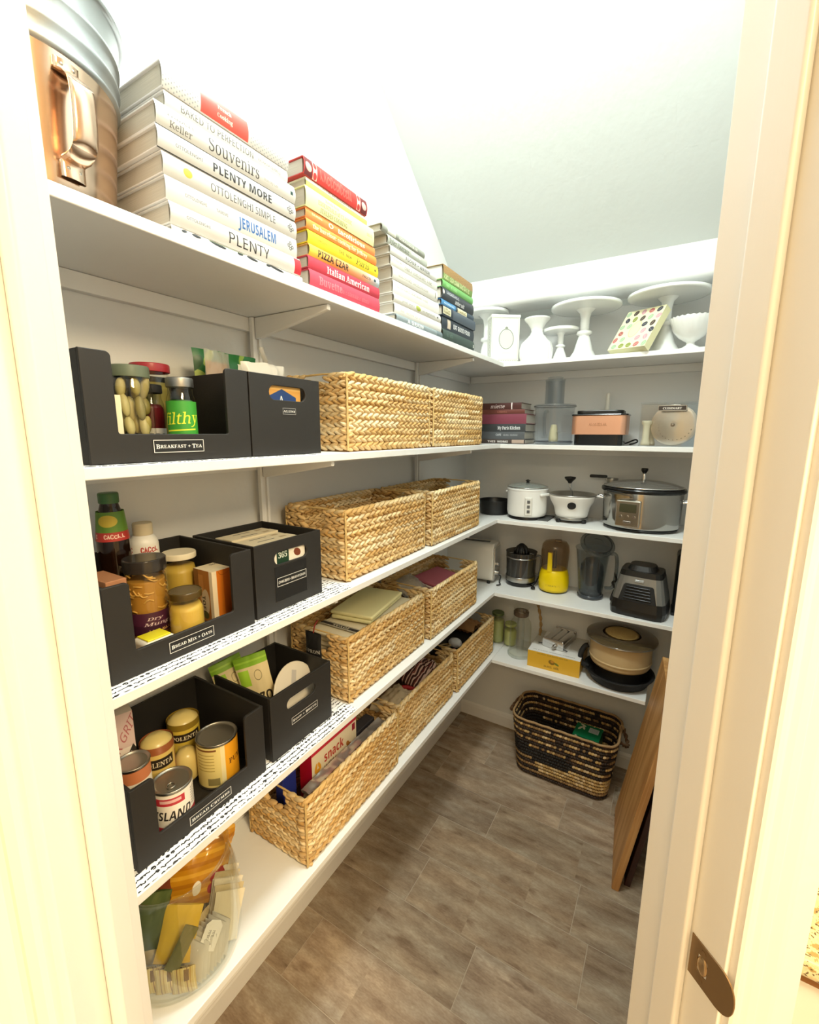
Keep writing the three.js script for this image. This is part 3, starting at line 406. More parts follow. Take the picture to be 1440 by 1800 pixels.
function lobes(list) {   // list of {x,y,z,n,tilt,a,b,c,color}: flattened leaves strung into a plait
  const bp = lobeBase.attributes.position, bn = lobeBase.attributes.normal, K = bp.count, P = new Float32Array(list.length * K * 3), Nn = new Float32Array(P.length), C = new Float32Array(P.length);
  const m = new T.Matrix4(), e = new T.Euler(), v = new T.Vector3(), nm = new T.Matrix3(); let o = 0;
  for (const l of list) {
    const R = new T.Matrix4().makeRotationY(l.n).multiply(new T.Matrix4().makeRotationZ(l.tilt)); m.copy(R).scale(new T.Vector3(l.a, l.b, l.c)); m.setPosition(l.x, l.y, l.z); nm.getNormalMatrix(m);
    for (let i = 0; i < K; i++) { v.fromBufferAttribute(bp, i).applyMatrix4(m); P[o] = v.x; P[o + 1] = v.y; P[o + 2] = v.z; v.fromBufferAttribute(bn, i).applyMatrix3(nm).normalize(); Nn[o] = v.x; Nn[o + 1] = v.y; Nn[o + 2] = v.z; C[o] = l.color.r; C[o + 1] = l.color.g; C[o + 2] = l.color.b; o += 3; }
  }
  const g = new T.BufferGeometry(); g.setAttribute('position', new T.BufferAttribute(P, 3)); g.setAttribute('normal', new T.BufferAttribute(Nn, 3)); g.setAttribute('color', new T.BufferAttribute(C, 3)); g.setAttribute('uv', new T.BufferAttribute(new Float32Array(list.length * K * 2), 2)); return g;
}
function makeBasket(L, D, H, seed, rows = 10) {   // origin: base centre; front is +z
  const t = new T.Group(), r = rng(seed), pitch = H / rows, path = loopPath(L - 0.014, D - 0.014, 0.012), gap = z => Math.abs(z) < 0.045;
  for (let k = 0; k < rows; k++) {
    const list = [], n = Math.round(path.total / 0.0265), ph = r() * 0.02; let run = 0, cur = WEAVE[0];
    for (const side of [-1, 1]) for (let i = 0; i < n; i++) {
      const p = path.at(ph + (i + (side > 0 ? 0.5 : 0)) * path.total / n); if (k >= rows - 3 && k < rows - 1 && Math.abs(p.x) > L / 2 - 0.012 && gap(p.z)) continue; if (k === rows - 1 && Math.abs(p.x) > L / 2 - 0.012 && gap(p.z)) continue;
      if (run-- <= 0) { run = 2 + Math.floor(r() * 6); cur = WEAVE[Math.floor(r() * WEAVE.length)]; }
      const j = 1 + (r() - 0.5) * 0.25; const c = cur.clone().multiplyScalar(0.82 + 0.3 * r());
      list.push({ x: p.x, y: 0.004 + (k + 0.5) * (pitch - 0.0004) + side * pitch * 0.2 + (r() - 0.5) * 0.0016, z: p.z, n: p.n, tilt: side * (0.26 + r() * 0.14), a: 0.0205 * j, b: 0.0064 * j, c: 0.0086, color: c });
    }
    part('braid_row', lobes(list), M.weave, t);
  }
  const w = 0.004, hi = H - 0.006, cut = H - 3 * pitch; const W = [bx(L - 0.02, hi, w, 0, hi / 2, D / 2 - 0.0075), bx(L - 0.02, hi, w, 0, hi / 2, -D / 2 + 0.0075)];
  for (const x of [L / 2 - 0.0075, -L / 2 + 0.0075]) W.push(bx(w, cut, D - 0.02, x, cut / 2, 0), bx(w, hi - cut, D / 2 - 0.058, x, (hi + cut) / 2, D / 4 + 0.022), bx(w, hi - cut, D / 2 - 0.058, x, (hi + cut) / 2, -D / 4 - 0.022));
  W.push(bx(L - 0.02, 0.004, D - 0.02, 0, 0.006, 0)); part('wicker_core', W, M.weaveCore, t);
  const rp = loopPath(L - 0.014, D - 0.014, 0.012), pts = []; for (let i = 0; i < 90; i++) { const p = rp.at(i * rp.total / 90); pts.push([p.x, H - 0.001 + (r() - 0.5) * 0.0012, p.z]); }
  part('rim_wire', tube(pts, 0.0026, 180, 6, true), M.cord, t);
  for (const sx of [-1, 1]) for (const sz of [-1, 1]) part('corner_cord', tube(Array.from({ length: 14 }, (_, i) => [sx * (L / 2 - 0.004), 0.004 + (H - 0.008) * i / 13, sz * (D / 2 - 0.004) + (i % 2 ? 0.0006 : -0.0006)]), 0.0032, 40, 6), M.cord, t);
  return t;
}
{
  const protos = [makeBasket(0.446, 0.23, 0.2, 3), makeBasket(0.446, 0.23, 0.2, 8)];
  [[0.28, 1.643, 1.17, 'tan woven basket on the second shelf, right next to the narrow black bin'], [0.279, 1.643, 0.699, 'tan woven basket at the far end of the second shelf beside the dark cookbooks'],
   [0.266, 1.285, 1.17, 'tan woven empty basket on the third shelf, nearer of the two'], [0.279, 1.285, 0.699, 'tan woven basket on the third shelf, farther one near the black pan'],
   [0.266, 0.917, 1.17, 'tan woven basket full of folded cream linens on the fourth shelf'], [0.277, 0.917, 0.694, 'tan woven basket holding a pink packet on the fourth shelf'],
   [0.281, 0.56, 1.374, 'tan woven basket holding a red snack box on the lowest shelf'], [0.268, 0.56, 0.91, 'tan woven basket holding striped cloth, middle of the lowest shelf'], [0.276, 0.56, 0.44, 'tan woven basket of dark utensils at the far end of the lowest shelf']].forEach(([x, y, z, label], i) => {
    const b = i < 2 ? protos[i] : protos[i % 2].clone(); b.name = numbered('woven_basket'); b.userData = { label, category: 'basket', group: GROUP.basket };
    b.position.set(x - 0.115, y + 0.0005, z); b.rotation.y = PI / 2; scene.add(b);
  });
}
// ---------- small packaged goods ----------
const cellB = (w, h, draw) => sheetB.cell(w, h, (g, W, H) => draw(g, W, H));
function pillow(w, h, d, seed, cell, n = 14, amp = 0.004) {   // a filled bag: two bulging crumpled faces sealed at the edges, base at y=0
  const P = [], U = [], I = []; const face = (s, o) => { for (let j = 0; j <= n; j++) for (let i = 0; i <= n; i++) { const u = i / n, v = j / n, e = Math.pow(Math.sin(PI * Math.min(1, Math.max(0, u))), 0.55) * Math.pow(Math.sin(PI * Math.min(1, v * 0.94 + 0.03)), 0.5); const c = amp * (noise.noise(u * 5, v * 5, seed) + 0.6 * noise.noise(u * 11, v * 11, seed + 5 + s)); P.push((u - 0.5) * w * (1 - 0.06 * Math.sin(PI * v)) + c * 0.5, v * h + 0.4 * c, s * (d / 2) * e + c * (e > 0.05 ? 1 : 0.3)); const uu = s > 0 ? u : 1 - u; U.push(cell ? cell.u0 + uu * (cell.u1 - cell.u0) : uu, cell ? cell.v0 + v * (cell.v1 - cell.v0) : v); } for (let j = 0; j < n; j++) for (let i = 0; i < n; i++) { const a = o + j * (n + 1) + i, b = a + 1, c = a + n + 1, dd = c + 1; s > 0 ? I.push(a, b, dd, a, dd, c) : I.push(a, dd, b, a, c, dd); } };
  face(1, 0); face(-1, (n + 1) ** 2); const g = new T.BufferGeometry(); g.setAttribute('position', new T.Float32BufferAttribute(P, 3)); g.setAttribute('uv', new T.Float32BufferAttribute(U, 2)); g.setIndex(I); g.computeVertexNormals(); return g;
}
function jar({ label, category = 'jar', pos, r, h, lidH = 0.014, lidR, lidMat, content, contentTop = 0.8, wrapCell, wy = [0.15, 0.6], neck = 0.84, shoulder = 0.82, turn = 0, glass = M.glass, name = 'jar', fillR = 0.94 }) {
  const t = thing(name, label, category, pos, turn), nr = r * neck, gh = h - lidH * 0.85;
  part('glass', lathe([[0.0001, 0.001], [r * 0.86, 0], [r * 0.97, 0.003], [r, 0.009], [r, gh * shoulder - 0.008], [r * 0.97, gh * shoulder], [nr, gh * (shoulder + 0.08)], [nr, gh]], 36), glass, t);
  if (content) part('contents', lathe([[0.0001, 0.004], [r * fillR * 0.9, 0.004], [r * fillR, 0.011], [r * fillR, Math.min(gh * shoulder - 0.01, gh * contentTop)], [nr * 0.9, gh * contentTop], [0.0001, gh * contentTop]], 32), content, t);
  const R = lidR ?? nr + 0.0025; part('lid', lathe([[R - 0.001, h - lidH], [R, h - lidH + 0.001], [R, h - 0.002], [R - 0.0015, h], [R - 0.004, h - 0.0006], [0.0001, h - 0.0008]], 36), lidMat, t);
  if (wrapCell) part('paper_label', wrap(r + 0.0005, gh * (wy[1] - wy[0]), wrapCell, gh * wy[0]), wrapCell.sheet.mat(0.45), t);
  return t;
}
function can({ label, pos, r, h, cell, turn = 0, ring = true }) {
  const t = thing('food_can', label, 'can', pos, turn);
  part('tin', lathe([[0.0001, 0.003], [r * 0.9, 0.002], [r, 0], [r + 0.0012, 0.0015], [r, 0.004], [r - 0.0006, 0.006], [r - 0.0006, h - 0.006], [r, h - 0.004], [r + 0.0013, h - 0.0015], [r + 0.0004, h], [r - 0.0018, h - 0.0006], [r - 0.003, h - 0.004], [r * 0.82, h - 0.0035], [r * 0.78, h - 0.0028], [r * 0.45, h - 0.0032], [0.0001, h - 0.0032]], 44), M.tin, t);
  part('paper_label', wrap(r + 0.0002, h - 0.013, cell, 0.0065), cell.sheet.mat(0.4), t);
  if (ring) part('pull_tab', [tr(rot(new T.TorusGeometry(0.0075, 0.0014, 6, 18), PI / 2, 0, 0), 0, h - 0.0016, r * 0.42), rb(0.006, 0.0014, 0.016, 0.0005, 0, h - 0.0018, r * 0.62)], M.tin, t);
  return t;
}
const olive = std(0x8f8440, 0.55), brine = phy(0xcfc079, 0.15, { transmission: 0.55, thickness: 0 });
{ // breakfast + tea bin
  const y = 1.6445 + 0.0056;
  const t = jar({ label: 'large jar of pale pickles with a gray green lid in the breakfast bin', pos: [0.165, y, 1.859], r: 0.0335, h: 0.157, lidMat: std(0x6f7a66, 0.4), lidH: 0.02, lidR: 0.031, neck: 0.88, shoulder: 0.86 });
  const r = rng(9), pm = [0xbfae66, 0xa99a55, 0xcdbf83, 0x968a4d].map(c => std(c, 0.4)), pg = new T.SphereGeometry(1, 12, 9);
  for (let k = 0; k < 26; k++) { const ring = k % 7, a = ring * 0.898 + k * 0.31, rad = ring === 6 ? 0.004 : 0.0205; const m = part('pickle', pg, pm[Math.floor(r() * 4)], t); const s = 0.0095; m.scale.set(s * 0.85, s * (1.5 + r()), s * 0.85); m.position.set(rad * Math.sin(a), 0.017 + Math.floor(k / 7) * 0.033 + r() * 0.006, rad * Math.cos(a)); m.rotation.z = (r() - 0.5) * 0.9; }
  jar({ label: 'tall jar with a red lid behind the pickle jar', pos: [0.066, y, 1.766], r: 0.0345, h: 0.179, lidMat: std(0xb0303a, 0.35), lidH: 0.0165, lidR: 0.0365, neck: 0.95, content: olive, contentTop: 0.86, fillR: 0.95 });
  jar({ label: 'small jar of red peppers between the pickle jar and the green jar', pos: [0.127, y, 1.806], r: 0.0235, h: 0.132, lidMat: M.blackMat, lidH: 0.016, content: std(0x6b1219, 0.35), contentTop: 0.8, turn: 1.15, wrapCell: cellB(384, 160, (g, w, h) => { fill(g, '#f4efe6', w, h); txt(g, 'CHERRY', w / 2, 62, 56, '#1d1b1a', 'sans-serif', 'bold', 'center', 200); txt(g, 'PEPPERS', w / 2, 122, 44, '#3a3533', 'sans-serif', 'normal', 'center', 180); }), wy: [0.08, 0.42] });
  jar({ label: 'small jar with a bright green label and silver lid in the breakfast bin', pos: [0.222, y, 1.803], r: 0.0245, h: 0.139, lidMat: M.brushed, lidH: 0.017, content: std(0x2f6b25, 0.5), turn: 1.0, wrapCell: cellB(512, 300, (g, w, h) => { fill(g, '#3f9a35', w, h); g.save(); g.translate(w / 2 - 16, 100); g.rotate(-0.06); txt(g, 'filthy', 0, 0, 88, '#f1ee3e', 'serif', 'italic', 'center'); g.fillStyle = '#f1ee3e'; g.fillRect(-90, 62, 180, 8); g.restore(); txt(g, 'PICKLE', w / 2, 210, 34, '#bfe07a', 'sans-serif', 'bold', 'center'); scr(g, w / 2 - 60, 256, 120, 20, '#9fcf72'); }), wy: [0.04, 0.78] });
  one('carton', printedBox(0.07, 0.1, 0.011, Array(6).fill(flat(sheetB, '#e9dcb8'))), sheetB.mat(0.5), 'slim cream carton standing behind the left post of the breakfast bin', 'box', [0.21, y + 0.05, 1.924]);
}
{ // narrow bin beside it: bags and a carton seen through the handle slot
  const y = 1.6445 + 0.0056;
  const c = cellB(256, 256, (g, w, h) => { fill(g, '#d8a04c', w, h); g.fillStyle = '#e6b867'; g.fillRect(0, 0, w, 40); g.fillStyle = '#1d3f7c'; g.beginPath(); g.moveTo(140, 36); g.lineTo(226, 62); g.lineTo(226, 256); g.lineTo(54, 256); g.lineTo(54, 66); g.closePath(); g.fill(); txt(g, 'A', 136, 74, 40, '#f2efe8', 'serif', 'bold', 'center'); });
  const o = flat(sheetB, '#c98a3a');
  const kx = thing('carton', 'orange and blue carton showing through the slot of the small label bin', 'box', [0.257, y, 1.61], PI / 2); part('carton_box', printedBox(0.12, 0.155, 0.03, [o, o, o, o, c, o], 0, 0.0775, 0), sheetB.mat(0.5), kx);
  const b1 = thing('food_bag', 'clear cellophane bag of tan grains poking out behind the breakfast bin', 'bag', [0.132, y, 1.655], PI / 2 + 0.2); part('film', pillow(0.074, 0.215, 0.03, 2.2, null, 14, 0.006), M.film, b1); part('contents', pillow(0.066, 0.192, 0.026, 3.2, null, 10), std(0xb99263, 0.8), b1);
  const gb = cellB(320, 320, (g, w, h) => { fill(g, '#1f6b33', w, h); const r = rng(3); for (let k = 0; k < 26; k++) { g.fillStyle = ['#8fae4b', '#6f9a3d', '#b4c766', '#15532a'][k % 4]; g.beginPath(); g.ellipse(r() * w, r() * h, 20 + r() * 26, 10 + r() * 12, r() * 3, 0, 7); g.fill(); } g.fillStyle = '#ece9da'; g.fillRect(196, 34, 70, 66); txt(g, '158', 204, 66, 30, '#333', 'sans-serif', 'bold'); });
  const b2 = thing('food_bag', 'dark green printed bag with leaf pattern rising above the small label bin', 'bag', [0.082, y, 1.594], PI / 2 + 0.02); part('printed_bag', pillow(0.176, 0.224, 0.036, 5.1, gb, 16, 0.005), sheetB.mat(0.35), b2);
  const b3 = thing('food_bag', 'white plastic bag with a twisted top lying in front of the green bag', 'bag', [0.175, y, 1.566], PI / 2); part('bag', pillow(0.122, 0.196, 0.07, 7.4, null, 16, 0.008), phy(0xf0eee6, 0.3, { transmission: 0.25, thickness: 0 }), b3);
  part('twisted_top', tube([[0.01, 0.19, 0], [0.004, 0.204, 0.004], [-0.004, 0.216, 0.006], [-0.008, 0.232, 0.004]], 0.006, 20, 8), M.film, b3);
}
{ // bread mix + oats bin
  const y = 1.2865 + 0.0056;
  { const t = thing('sauce_bottle', 'tall dark sauce bottle with green cap and green and red label', 'bottle', [0.083, y, 1.879], 0.9);
    part('glass', lathe([[0.0001, 0.001], [0.026, 0], [0.029, 0.004], [0.0295, 0.03], [0.029, 0.15], [0.0275, 0.2], [0.023, 0.235], [0.017, 0.258], [0.0145, 0.268], [0.0145, 0.278]], 36), phy(0x1c0e07, 0.08), t);
    part('cap', lathe([[0.0165, 0.266], [0.0172, 0.268], [0.0172, 0.284], [0.016, 0.286], [0.0001, 0.286]], 28), std(0x3f6a3a, 0.4), t);
    const c = cellB(384, 200, (g, w, h) => { fill(g, '#5f8a2b', w, h); g.fillStyle = '#c9b23a'; g.beginPath(); g.ellipse(w / 2, 62, 42, 40, 0, 0, 7); g.fill(); g.fillStyle = '#b3342c'; g.fillRect(0, 138, w, 62); scr(g, w / 2 - 60, 168, 120, 32, '#f3d9c4'); });
    part('paper_label', wrap(0.0282, 0.056, c, 0.195, -PI, 2 * PI, 36, 0.0232), c.sheet.mat(0.4), t); }
  { const t = thing('plastic_bottle', 'white plastic bottle with a beige cap behind the noodle jar', 'bottle', [0.052, y, 1.806], 1.0);
    part('bottle', lathe([[0.0001, 0], [0.026, 0.001], [0.0275, 0.004], [0.0275, 0.168], [0.0255, 0.176], [0.02, 0.184], [0.0165, 0.187], [0.0165, 0.19]], 36), M.white, t);
    part('cap', lathe([[0.0185, 0.186], [0.019, 0.188], [0.019, 0.209], [0.0175, 0.212], [0.0001, 0.212]], 28), std(0xd9cbab, 0.5), t);
    const c = cellB(384, 256, (g, w, h) => { fill(g, '#f1ede4', w, h); g.fillStyle = '#b43c35'; scr(g, w / 2 - 60, 36, 120, 38, '#b43c35'); txt(g, 'NOURISH', w / 2, 108, 34, '#2c2927', 'serif', 'bold', 'center', 170); scr(g, w / 2 - 60, 138, 120, 18, '#5a5552'); txt(g, 'MULTI', w / 2, 208, 78, '#222', 'sans-serif', 'bold', 'center', 170); });
    part('paper_label', wrap(0.0278, 0.086, c, 0.082), c.sheet.mat(0.45), t); }
  { const t = jar({ label: 'clear tub of golden noodles with a purple label in the bread mix bin', pos: [0.158, y, 1.864], r: 0.0355, h: 0.166, lidMat: phy(0x4a4440, 0.12, { transmission: 0.55, thickness: 0 }), lidH: 0.024, lidR: 0.0372, neck: 0.97, shoulder: 0.9, turn: 1.0, content: std(0xb8842f, 0.6), contentTop: 0.86, fillR: 0.9, wrapCell: cellB(400, 150, (g, w, h) => { fill(g, '#4a1f38', w, h); g.fillStyle = '#3a152b'; g.beginPath(); g.moveTo(0, 90); g.bezierCurveTo(100, 30, 200, 150, 400, 60); g.lineTo(400, 150); g.lineTo(0, 150); g.fill(); txt(g, 'Dry', w / 2 + 20, 44, 28, '#ead9d2', 'serif', 'italic', 'center'); txt(g, 'Mung', w / 2 + 26, 80, 30, '#ead9d2', 'serif', 'italic', 'center', 120); scr(g, w / 2 + 30 - 60, 130, 120, 22, '#e0b562'); }), wy: [0.16, 0.45] });
    const r = rng(4); const list = []; for (let k = 0; k < 60; k++) { const a = r() * 6.28, h = 0.06 + r() * 0.075; list.push(tube([[0.0325 * Math.cos(a), h, 0.0325 * Math.sin(a)], [0.0335 * Math.cos(a + 0.25), h + 0.006 * (r() - 0.3), 0.0335 * Math.sin(a + 0.25)], [0.032 * Math.cos(a + 0.5), h + 0.012 * (r() - 0.3), 0.032 * Math.sin(a + 0.5)]], 0.0017, 5, 5)); } part('noodle_strands', list, std(0xd8a852, 0.5), t); }
  jar({ label: 'jar of yellow sauce with a white lid behind the tofu carton', pos: [0.094, y, 1.757], r: 0.034, h: 0.143, lidMat: std(0xeae0c4, 0.4), lidH: 0.013, lidR: 0.0345, neck: 0.94, content: std(0xcfae4c, 0.4), contentTop: 0.86 });
  jar({ label: 'small mustard jar with a dark lid in front of the noodle tub', pos: [0.222, y, 1.8275], r: 0.0305, h: 0.102, lidMat: std(0x4f3d18, 0.25), lidH: 0.014, lidR: 0.03, neck: 0.9, content: std(0xd8b24a, 0.45), contentTop: 0.84, fillR: 0.97, turn: 1.0, wrapCell: null });
  const t = thing('carton', 'orange tofu carton with a white corner stripe in the bread mix bin', 'box', [0.172, y, 1.729], PI / 2);
  const front = cellB(160, 300, (g, w, h) => { fill(g, '#d9781f', w, h); g.fillStyle = '#c25f17'; g.fillRect(80, 0, 80, h); g.fillStyle = '#f3e3c4'; g.fillRect(0, 0, 34, h); g.strokeStyle = '#a84d12'; g.lineWidth = 3; g.beginPath(); g.moveTo(44, 0); g.quadraticCurveTo(60, 60, 150, 0); g.stroke(); });
  const side = cellB(200, 300, (g, w, h) => { fill(g, '#b4722f', w, h); g.fillStyle = '#8b5626'; g.fillRect(0, 0, 50, 120); g.fillStyle = '#c88743'; g.fillRect(50, 30, 50, 190); g.fillStyle = '#f3e3c4'; g.fillRect(166, 0, 34, h); g.fillStyle = '#dcc6a1'; g.beginPath(); g.ellipse(112, 190, 44, 80, 0.1, 0, 7); g.fill(); g.save(); g.translate(96, 150); g.rotate(PI / 2); txt(g, 'TOFU', 0, 0, 46, '#3a2a1c', 'sans-serif', 'bold'); g.restore(); g.fillStyle = '#5e5a2c'; g.beginPath(); g.ellipse(110, 264, 30, 22, 0, 0, 7); g.fill(); });
  const top = cellB(160, 160, (g, w, h) => { fill(g, '#eee0bf', w, h); scr(g, 92 - 0, 30, 50, 26, '#4a4035'); });
  part('carton_box', printedBox(0.054, 0.113, 0.062, [side, side, top, top, front, front], 0, 0.0565, 0), sheetB.mat(0.45), t);
  { const k = thing('food_tray', 'small white plastic tray under yellow film, lower left of the bread mix bin', 'tray', [0.222, y, 1.893], PI / 2); k.rotation.z = 0;
    const tg = rb(0.056, 0.034, 0.05, 0.008, 0, 0.017, 0, 3); part('tray', tg, std(0xd9d4c3, 0.4), k); const fm = rb(0.042, 0.003, 0.036, 0.0012, 0, 0.0352, 0); part('yellow_film', fm, std(0xe2d622, 0.3), k); }
  one('carton', rb(0.075, 0.164, 0.032, 0.0015, 0, 0.082, 0), std(0xa9744f, 0.7), 'plain brown cardboard carton behind the left post of the bread mix bin', 'box', [0.213, y, 1.958]);
}
{ // packets in the cookie mix bin
  const y = 1.2865 + 0.0056, cc = ['#ded2b4', '#e6dcc2', '#cfbf9c', '#e3d6b6', '#efe7d2'];
  const top = cellB(256, 64, (g, w, h) => { fill(g, '#e3d9bd', w, h); g.fillStyle = '#33302a'; g.fillRect(70, 28, 90, 7); g.fillStyle = '#b7a37c'; g.fillRect(190, 20, 36, 22); });
  const badge = cellB(320, 300, (g, w, h) => { fill(g, '#f0eadb', w, h); g.fillStyle = '#a08c6c'; g.fillRect(0, 0, 84, h); g.fillStyle = '#173a26'; g.beginPath(); g.roundRect ? g.roundRect(116, 20, 84, 90, 20) : g.rect(116, 20, 84, 90); g.fill(); txt(g, '365', 158, 60, 38, '#e9efe6', 'serif', 'bold', 'center'); g.fillStyle = '#7a3c22'; g.beginPath(); g.ellipse(262, 66, 26, 18, 0.4, 0, 7); g.fill(); });
  for (let k = 0; k < 5; k++) {
    const t = thing('mix_packet', ['front cream mix packet with a dark green 365 badge in the sleeve label bin', 'second cream mix packet from the front of the sleeve label bin', 'third cream mix packet, middle of the sleeve label bin', 'fourth cream mix packet from the front of the sleeve label bin', 'rearmost cream mix packet in the sleeve label bin'][k], 'packet', [0.232 - k * 0.0345, y, 1.6 - k * 0.004], PI / 2, 'mix packets in the sleeve label bin');
    const s = flat(sheetB, cc[k]); part('packet_box', printedBox(0.14, 0.152 - (k % 3) * 0.004 + (k === 0 ? -0.002 : 0), 0.031, [s, s, top, s, k ? s : badge, s], 0, 0.076, 0), sheetB.mat(0.5), t);
  }
}
{ // bread crumbs bin
  const y = 0.9185 + 0.0056;
  { const c = cellB(220, 360, (g, w, h) => { fill(g, '#e4d8cb', w, h); g.fillStyle = '#cbb2ac'; g.fillRect(0, 0, w, 120); g.save(); g.translate(20, 210); g.rotate(-0.75); txt(g, 'QUICK GRITS', 0, 0, 52, '#a5585a', 'sans-serif', 'normal'); g.fillStyle = '#2c2521'; g.fillRect(30, 56, 170, 30); txt(g, 'GLUTEN FREE', 36, 72, 22, '#eee4d6'); g.restore(); });
    const f = flat(sheetB, '#ded2c2'); const t = thing('carton', 'tall pale pink carton standing in the left corner of the bread crumbs bin', 'box', [0.1, y, 1.929], PI / 2 - 0.25); part('carton_box', printedBox(0.066, 0.225, 0.046, [f, f, f, f, c, c], 0, 0.1125, 0), sheetB.mat(0.5), t); }
  can({ label: 'tall food can with an orange band at the left of the bread crumbs bin', pos: [0.169, y, 1.93], r: 0.0295, h: 0.148, turn: 1.2, ring: false, cell: cellB(420, 300, (g, w, h) => { fill(g, '#efe6d6', w, h); g.fillStyle = '#c87a4e'; g.fillRect(0, 0, w, 56); g.fillStyle = '#b08a3c'; g.beginPath(); g.ellipse(w / 2, 100, 40, 34, 0, 0, 7); g.fill(); g.fillStyle = '#e8d59a'; g.beginPath(); g.ellipse(w / 2, 100, 28, 24, 0, 0, 7); g.fill(); }) });
  can({ label: 'food can with ISLAND lettering on a white and red label in the bread crumbs bin', pos: [0.2175, y, 1.886], r: 0.036, h: 0.096, turn: 0.95, cell: cellB(640, 240, (g, w, h) => { fill(g, '#f3ece0', w, h); g.fillStyle = '#bf3440'; g.fillRect(230, 22, 160, 44); g.fillRect(400, 150, 200, 90); g.fillRect(0, 200, w, 40); g.fillStyle = '#e7b9b4'; g.fillRect(262, 32, 110, 18); txt(g, 'ISLAND', 320, 130, 74, '#231f1e', 'sans-serif', 'italic bold', 'center', 200); for (let k = 0; k < 7; k++) { g.fillStyle = '#8a827b'; g.fillRect(430, 26 + k * 16, 120 - (k % 3) * 20, 6); } }) });
  can({ label: 'large yellow food can at the right of the bread crumbs bin', pos: [0.188, y, 1.764], r: 0.0425, h: 0.108, turn: 1.1, ring: false, cell: cellB(640, 280, (g, w, h) => { fill(g, '#e9cf67', w, h); const c = w / 2; g.fillStyle = '#e9d68a'; g.fillRect(c - 150, 0, 150, h); g.fillStyle = '#f0a824'; g.fillRect(c + 20, 0, 230, h); g.fillStyle = '#f0e2ae'; g.fillRect(c, 0, 22, h); g.fillStyle = '#7a4a22'; g.fillRect(c - 140, 14, 120, 12); for (let k = 0; k < 6; k++) { g.fillStyle = '#b39a4c'; g.fillRect(c - 128, 50 + k * 22, 96, 5); } g.fillStyle = '#8f8353'; g.fillRect(c - 70, 216, 60, 50); txt(g, 'PUMPKIN', c + 130, 130, 48, '#5c2f12', 'serif', 'bold', 'center', 180); }) });
  const pol = (label, pos, r, h, cell, turn, tilt) => { const t = thing('polenta_tube', label, 'packet', pos, turn); t.rotation.z = tilt; part('tube_body', lathe([[0.0001, 0], [r * 0.6, 0.002], [r * 0.95, 0.012], [r, 0.03], [r, h - 0.03], [r * 0.93, h - 0.013], [r * 0.55, h - 0.003], [0.0001, h]], 32), std(0xd9c47c, 0.3), t); if (cell) part('paper_label', wrap(r + 0.0004, h * 0.62, cell, h * 0.3), cell.sheet.mat(0.35), t); return t; };
  const pc = (bg, band) => cellB(420, 180, (g, w, h) => { fill(g, bg, w, h); g.fillStyle = band; g.fillRect(0, 0, w, 36); g.fillRect(300, 60, 90, 110); g.fillRect(20, 90, 80, 80); g.fillStyle = '#2a2119'; g.fillRect(150, 56, 132, 46); txt(g, 'POLENTA', 216, 80, 30, '#efe2bf', 'serif', 'bold', 'center', 118); g.fillStyle = '#c7ad58'; g.fillRect(180, 116, 40, 30); });
  pol('polenta tube with a reddish brown wrap standing behind the ISLAND can', [0.126, y + 0.001, 1.861], 0.0315, 0.142, pc('#dcbf6c', '#9c5a34'), 1.0, 0.0);
  pol('polenta tube with a yellow wrap at the back of the bread crumbs bin', [0.08, y + 0.001, 1.775], 0.034, 0.125, pc('#d8bb48', '#8d7428'), 1.05, 0.0);
  pol('plain pale yellow tube between the ISLAND can and the yellow can', [0.137, y + 0.001, 1.806], 0.0245, 0.078, null, 0, 0);
}
{ // soup + broth bin
  const y = 0.9185 + 0.0056;
  const bc = (word) => cellB(240, 420, (g, w, h) => { fill(g, '#e2d0a0', w, h); g.fillStyle = '#86b82a'; g.fillRect(0, 0, w, 56); g.fillStyle = '#a2cf3c'; g.fillRect(0, 24, w, 10); g.fillRect(10, 70, 80, 84); g.strokeStyle = '#8b7e58'; g.lineWidth = 4; g.beginPath(); g.arc(150, 110, 26, 0, 7); g.stroke(); txt(g, word, 120, 230, 76, '#2c2318', 'sans-serif', 'bold', 'center', 210); });
  const b1 = thing('food_bag', 'cream pouch with a green zip top leaning at the back of the soup bin', 'bag', [0.105, y, 1.616], PI / 2 - 0.35); b1.rotation.order = 'YXZ'; b1.rotation.x = -0.22; b1.rotation.z = 0.2; part('pouch', pillow(0.082, 0.196, 0.026, 1.7, bc('ORZO'), 14, 0.003), sheetB.mat(0.4), b1);
  const b2 = thing('food_bag', 'cream pouch with a green zip top leaning in the middle of the soup bin', 'bag', [0.162, y, 1.593], PI / 2 - 0.75); b2.rotation.order = 'YXZ'; b2.rotation.x = -0.16; b2.rotation.z = 0.22; part('pouch', pillow(0.082, 0.208, 0.024, 4.4, bc('ORZO'), 14, 0.003), sheetB.mat(0.4), b2);
  const d = thing('noodle_bowl', 'white round paper bowl standing on edge at the front of the soup bin', 'bowl', [0.196, y + 0.083, 1.53], PI / 2 + 0.1); d.scale.setScalar(1.36); d.rotation.order = 'YXZ'; d.rotation.x = -0.36;
  part('bowl', rot(lathe([[0.0001, -0.006], [0.05, -0.006], [0.058, -0.001], [0.06, 0.002], [0.058, 0.004], [0.0001, 0.004]], 44), PI / 2, 0, 0), std(0xe9dfca, 0.5), d);
  part('lid_print', tr(mapTo(new T.CircleGeometry(0.055, 40), cellB(200, 200, (g, w, h) => { fill(g, '#ebe1cd', w, h); g.fillStyle = '#c9c2b8'; g.save(); g.translate(100, 60); g.rotate(0.5); g.fillRect(-14, -40, 22, 80); g.restore(); g.fillStyle = '#e6cf9f'; g.fillRect(50, 60, 20, 20); })), 0, 0, 0.0046), sheetB.mat(0.5), d);
}
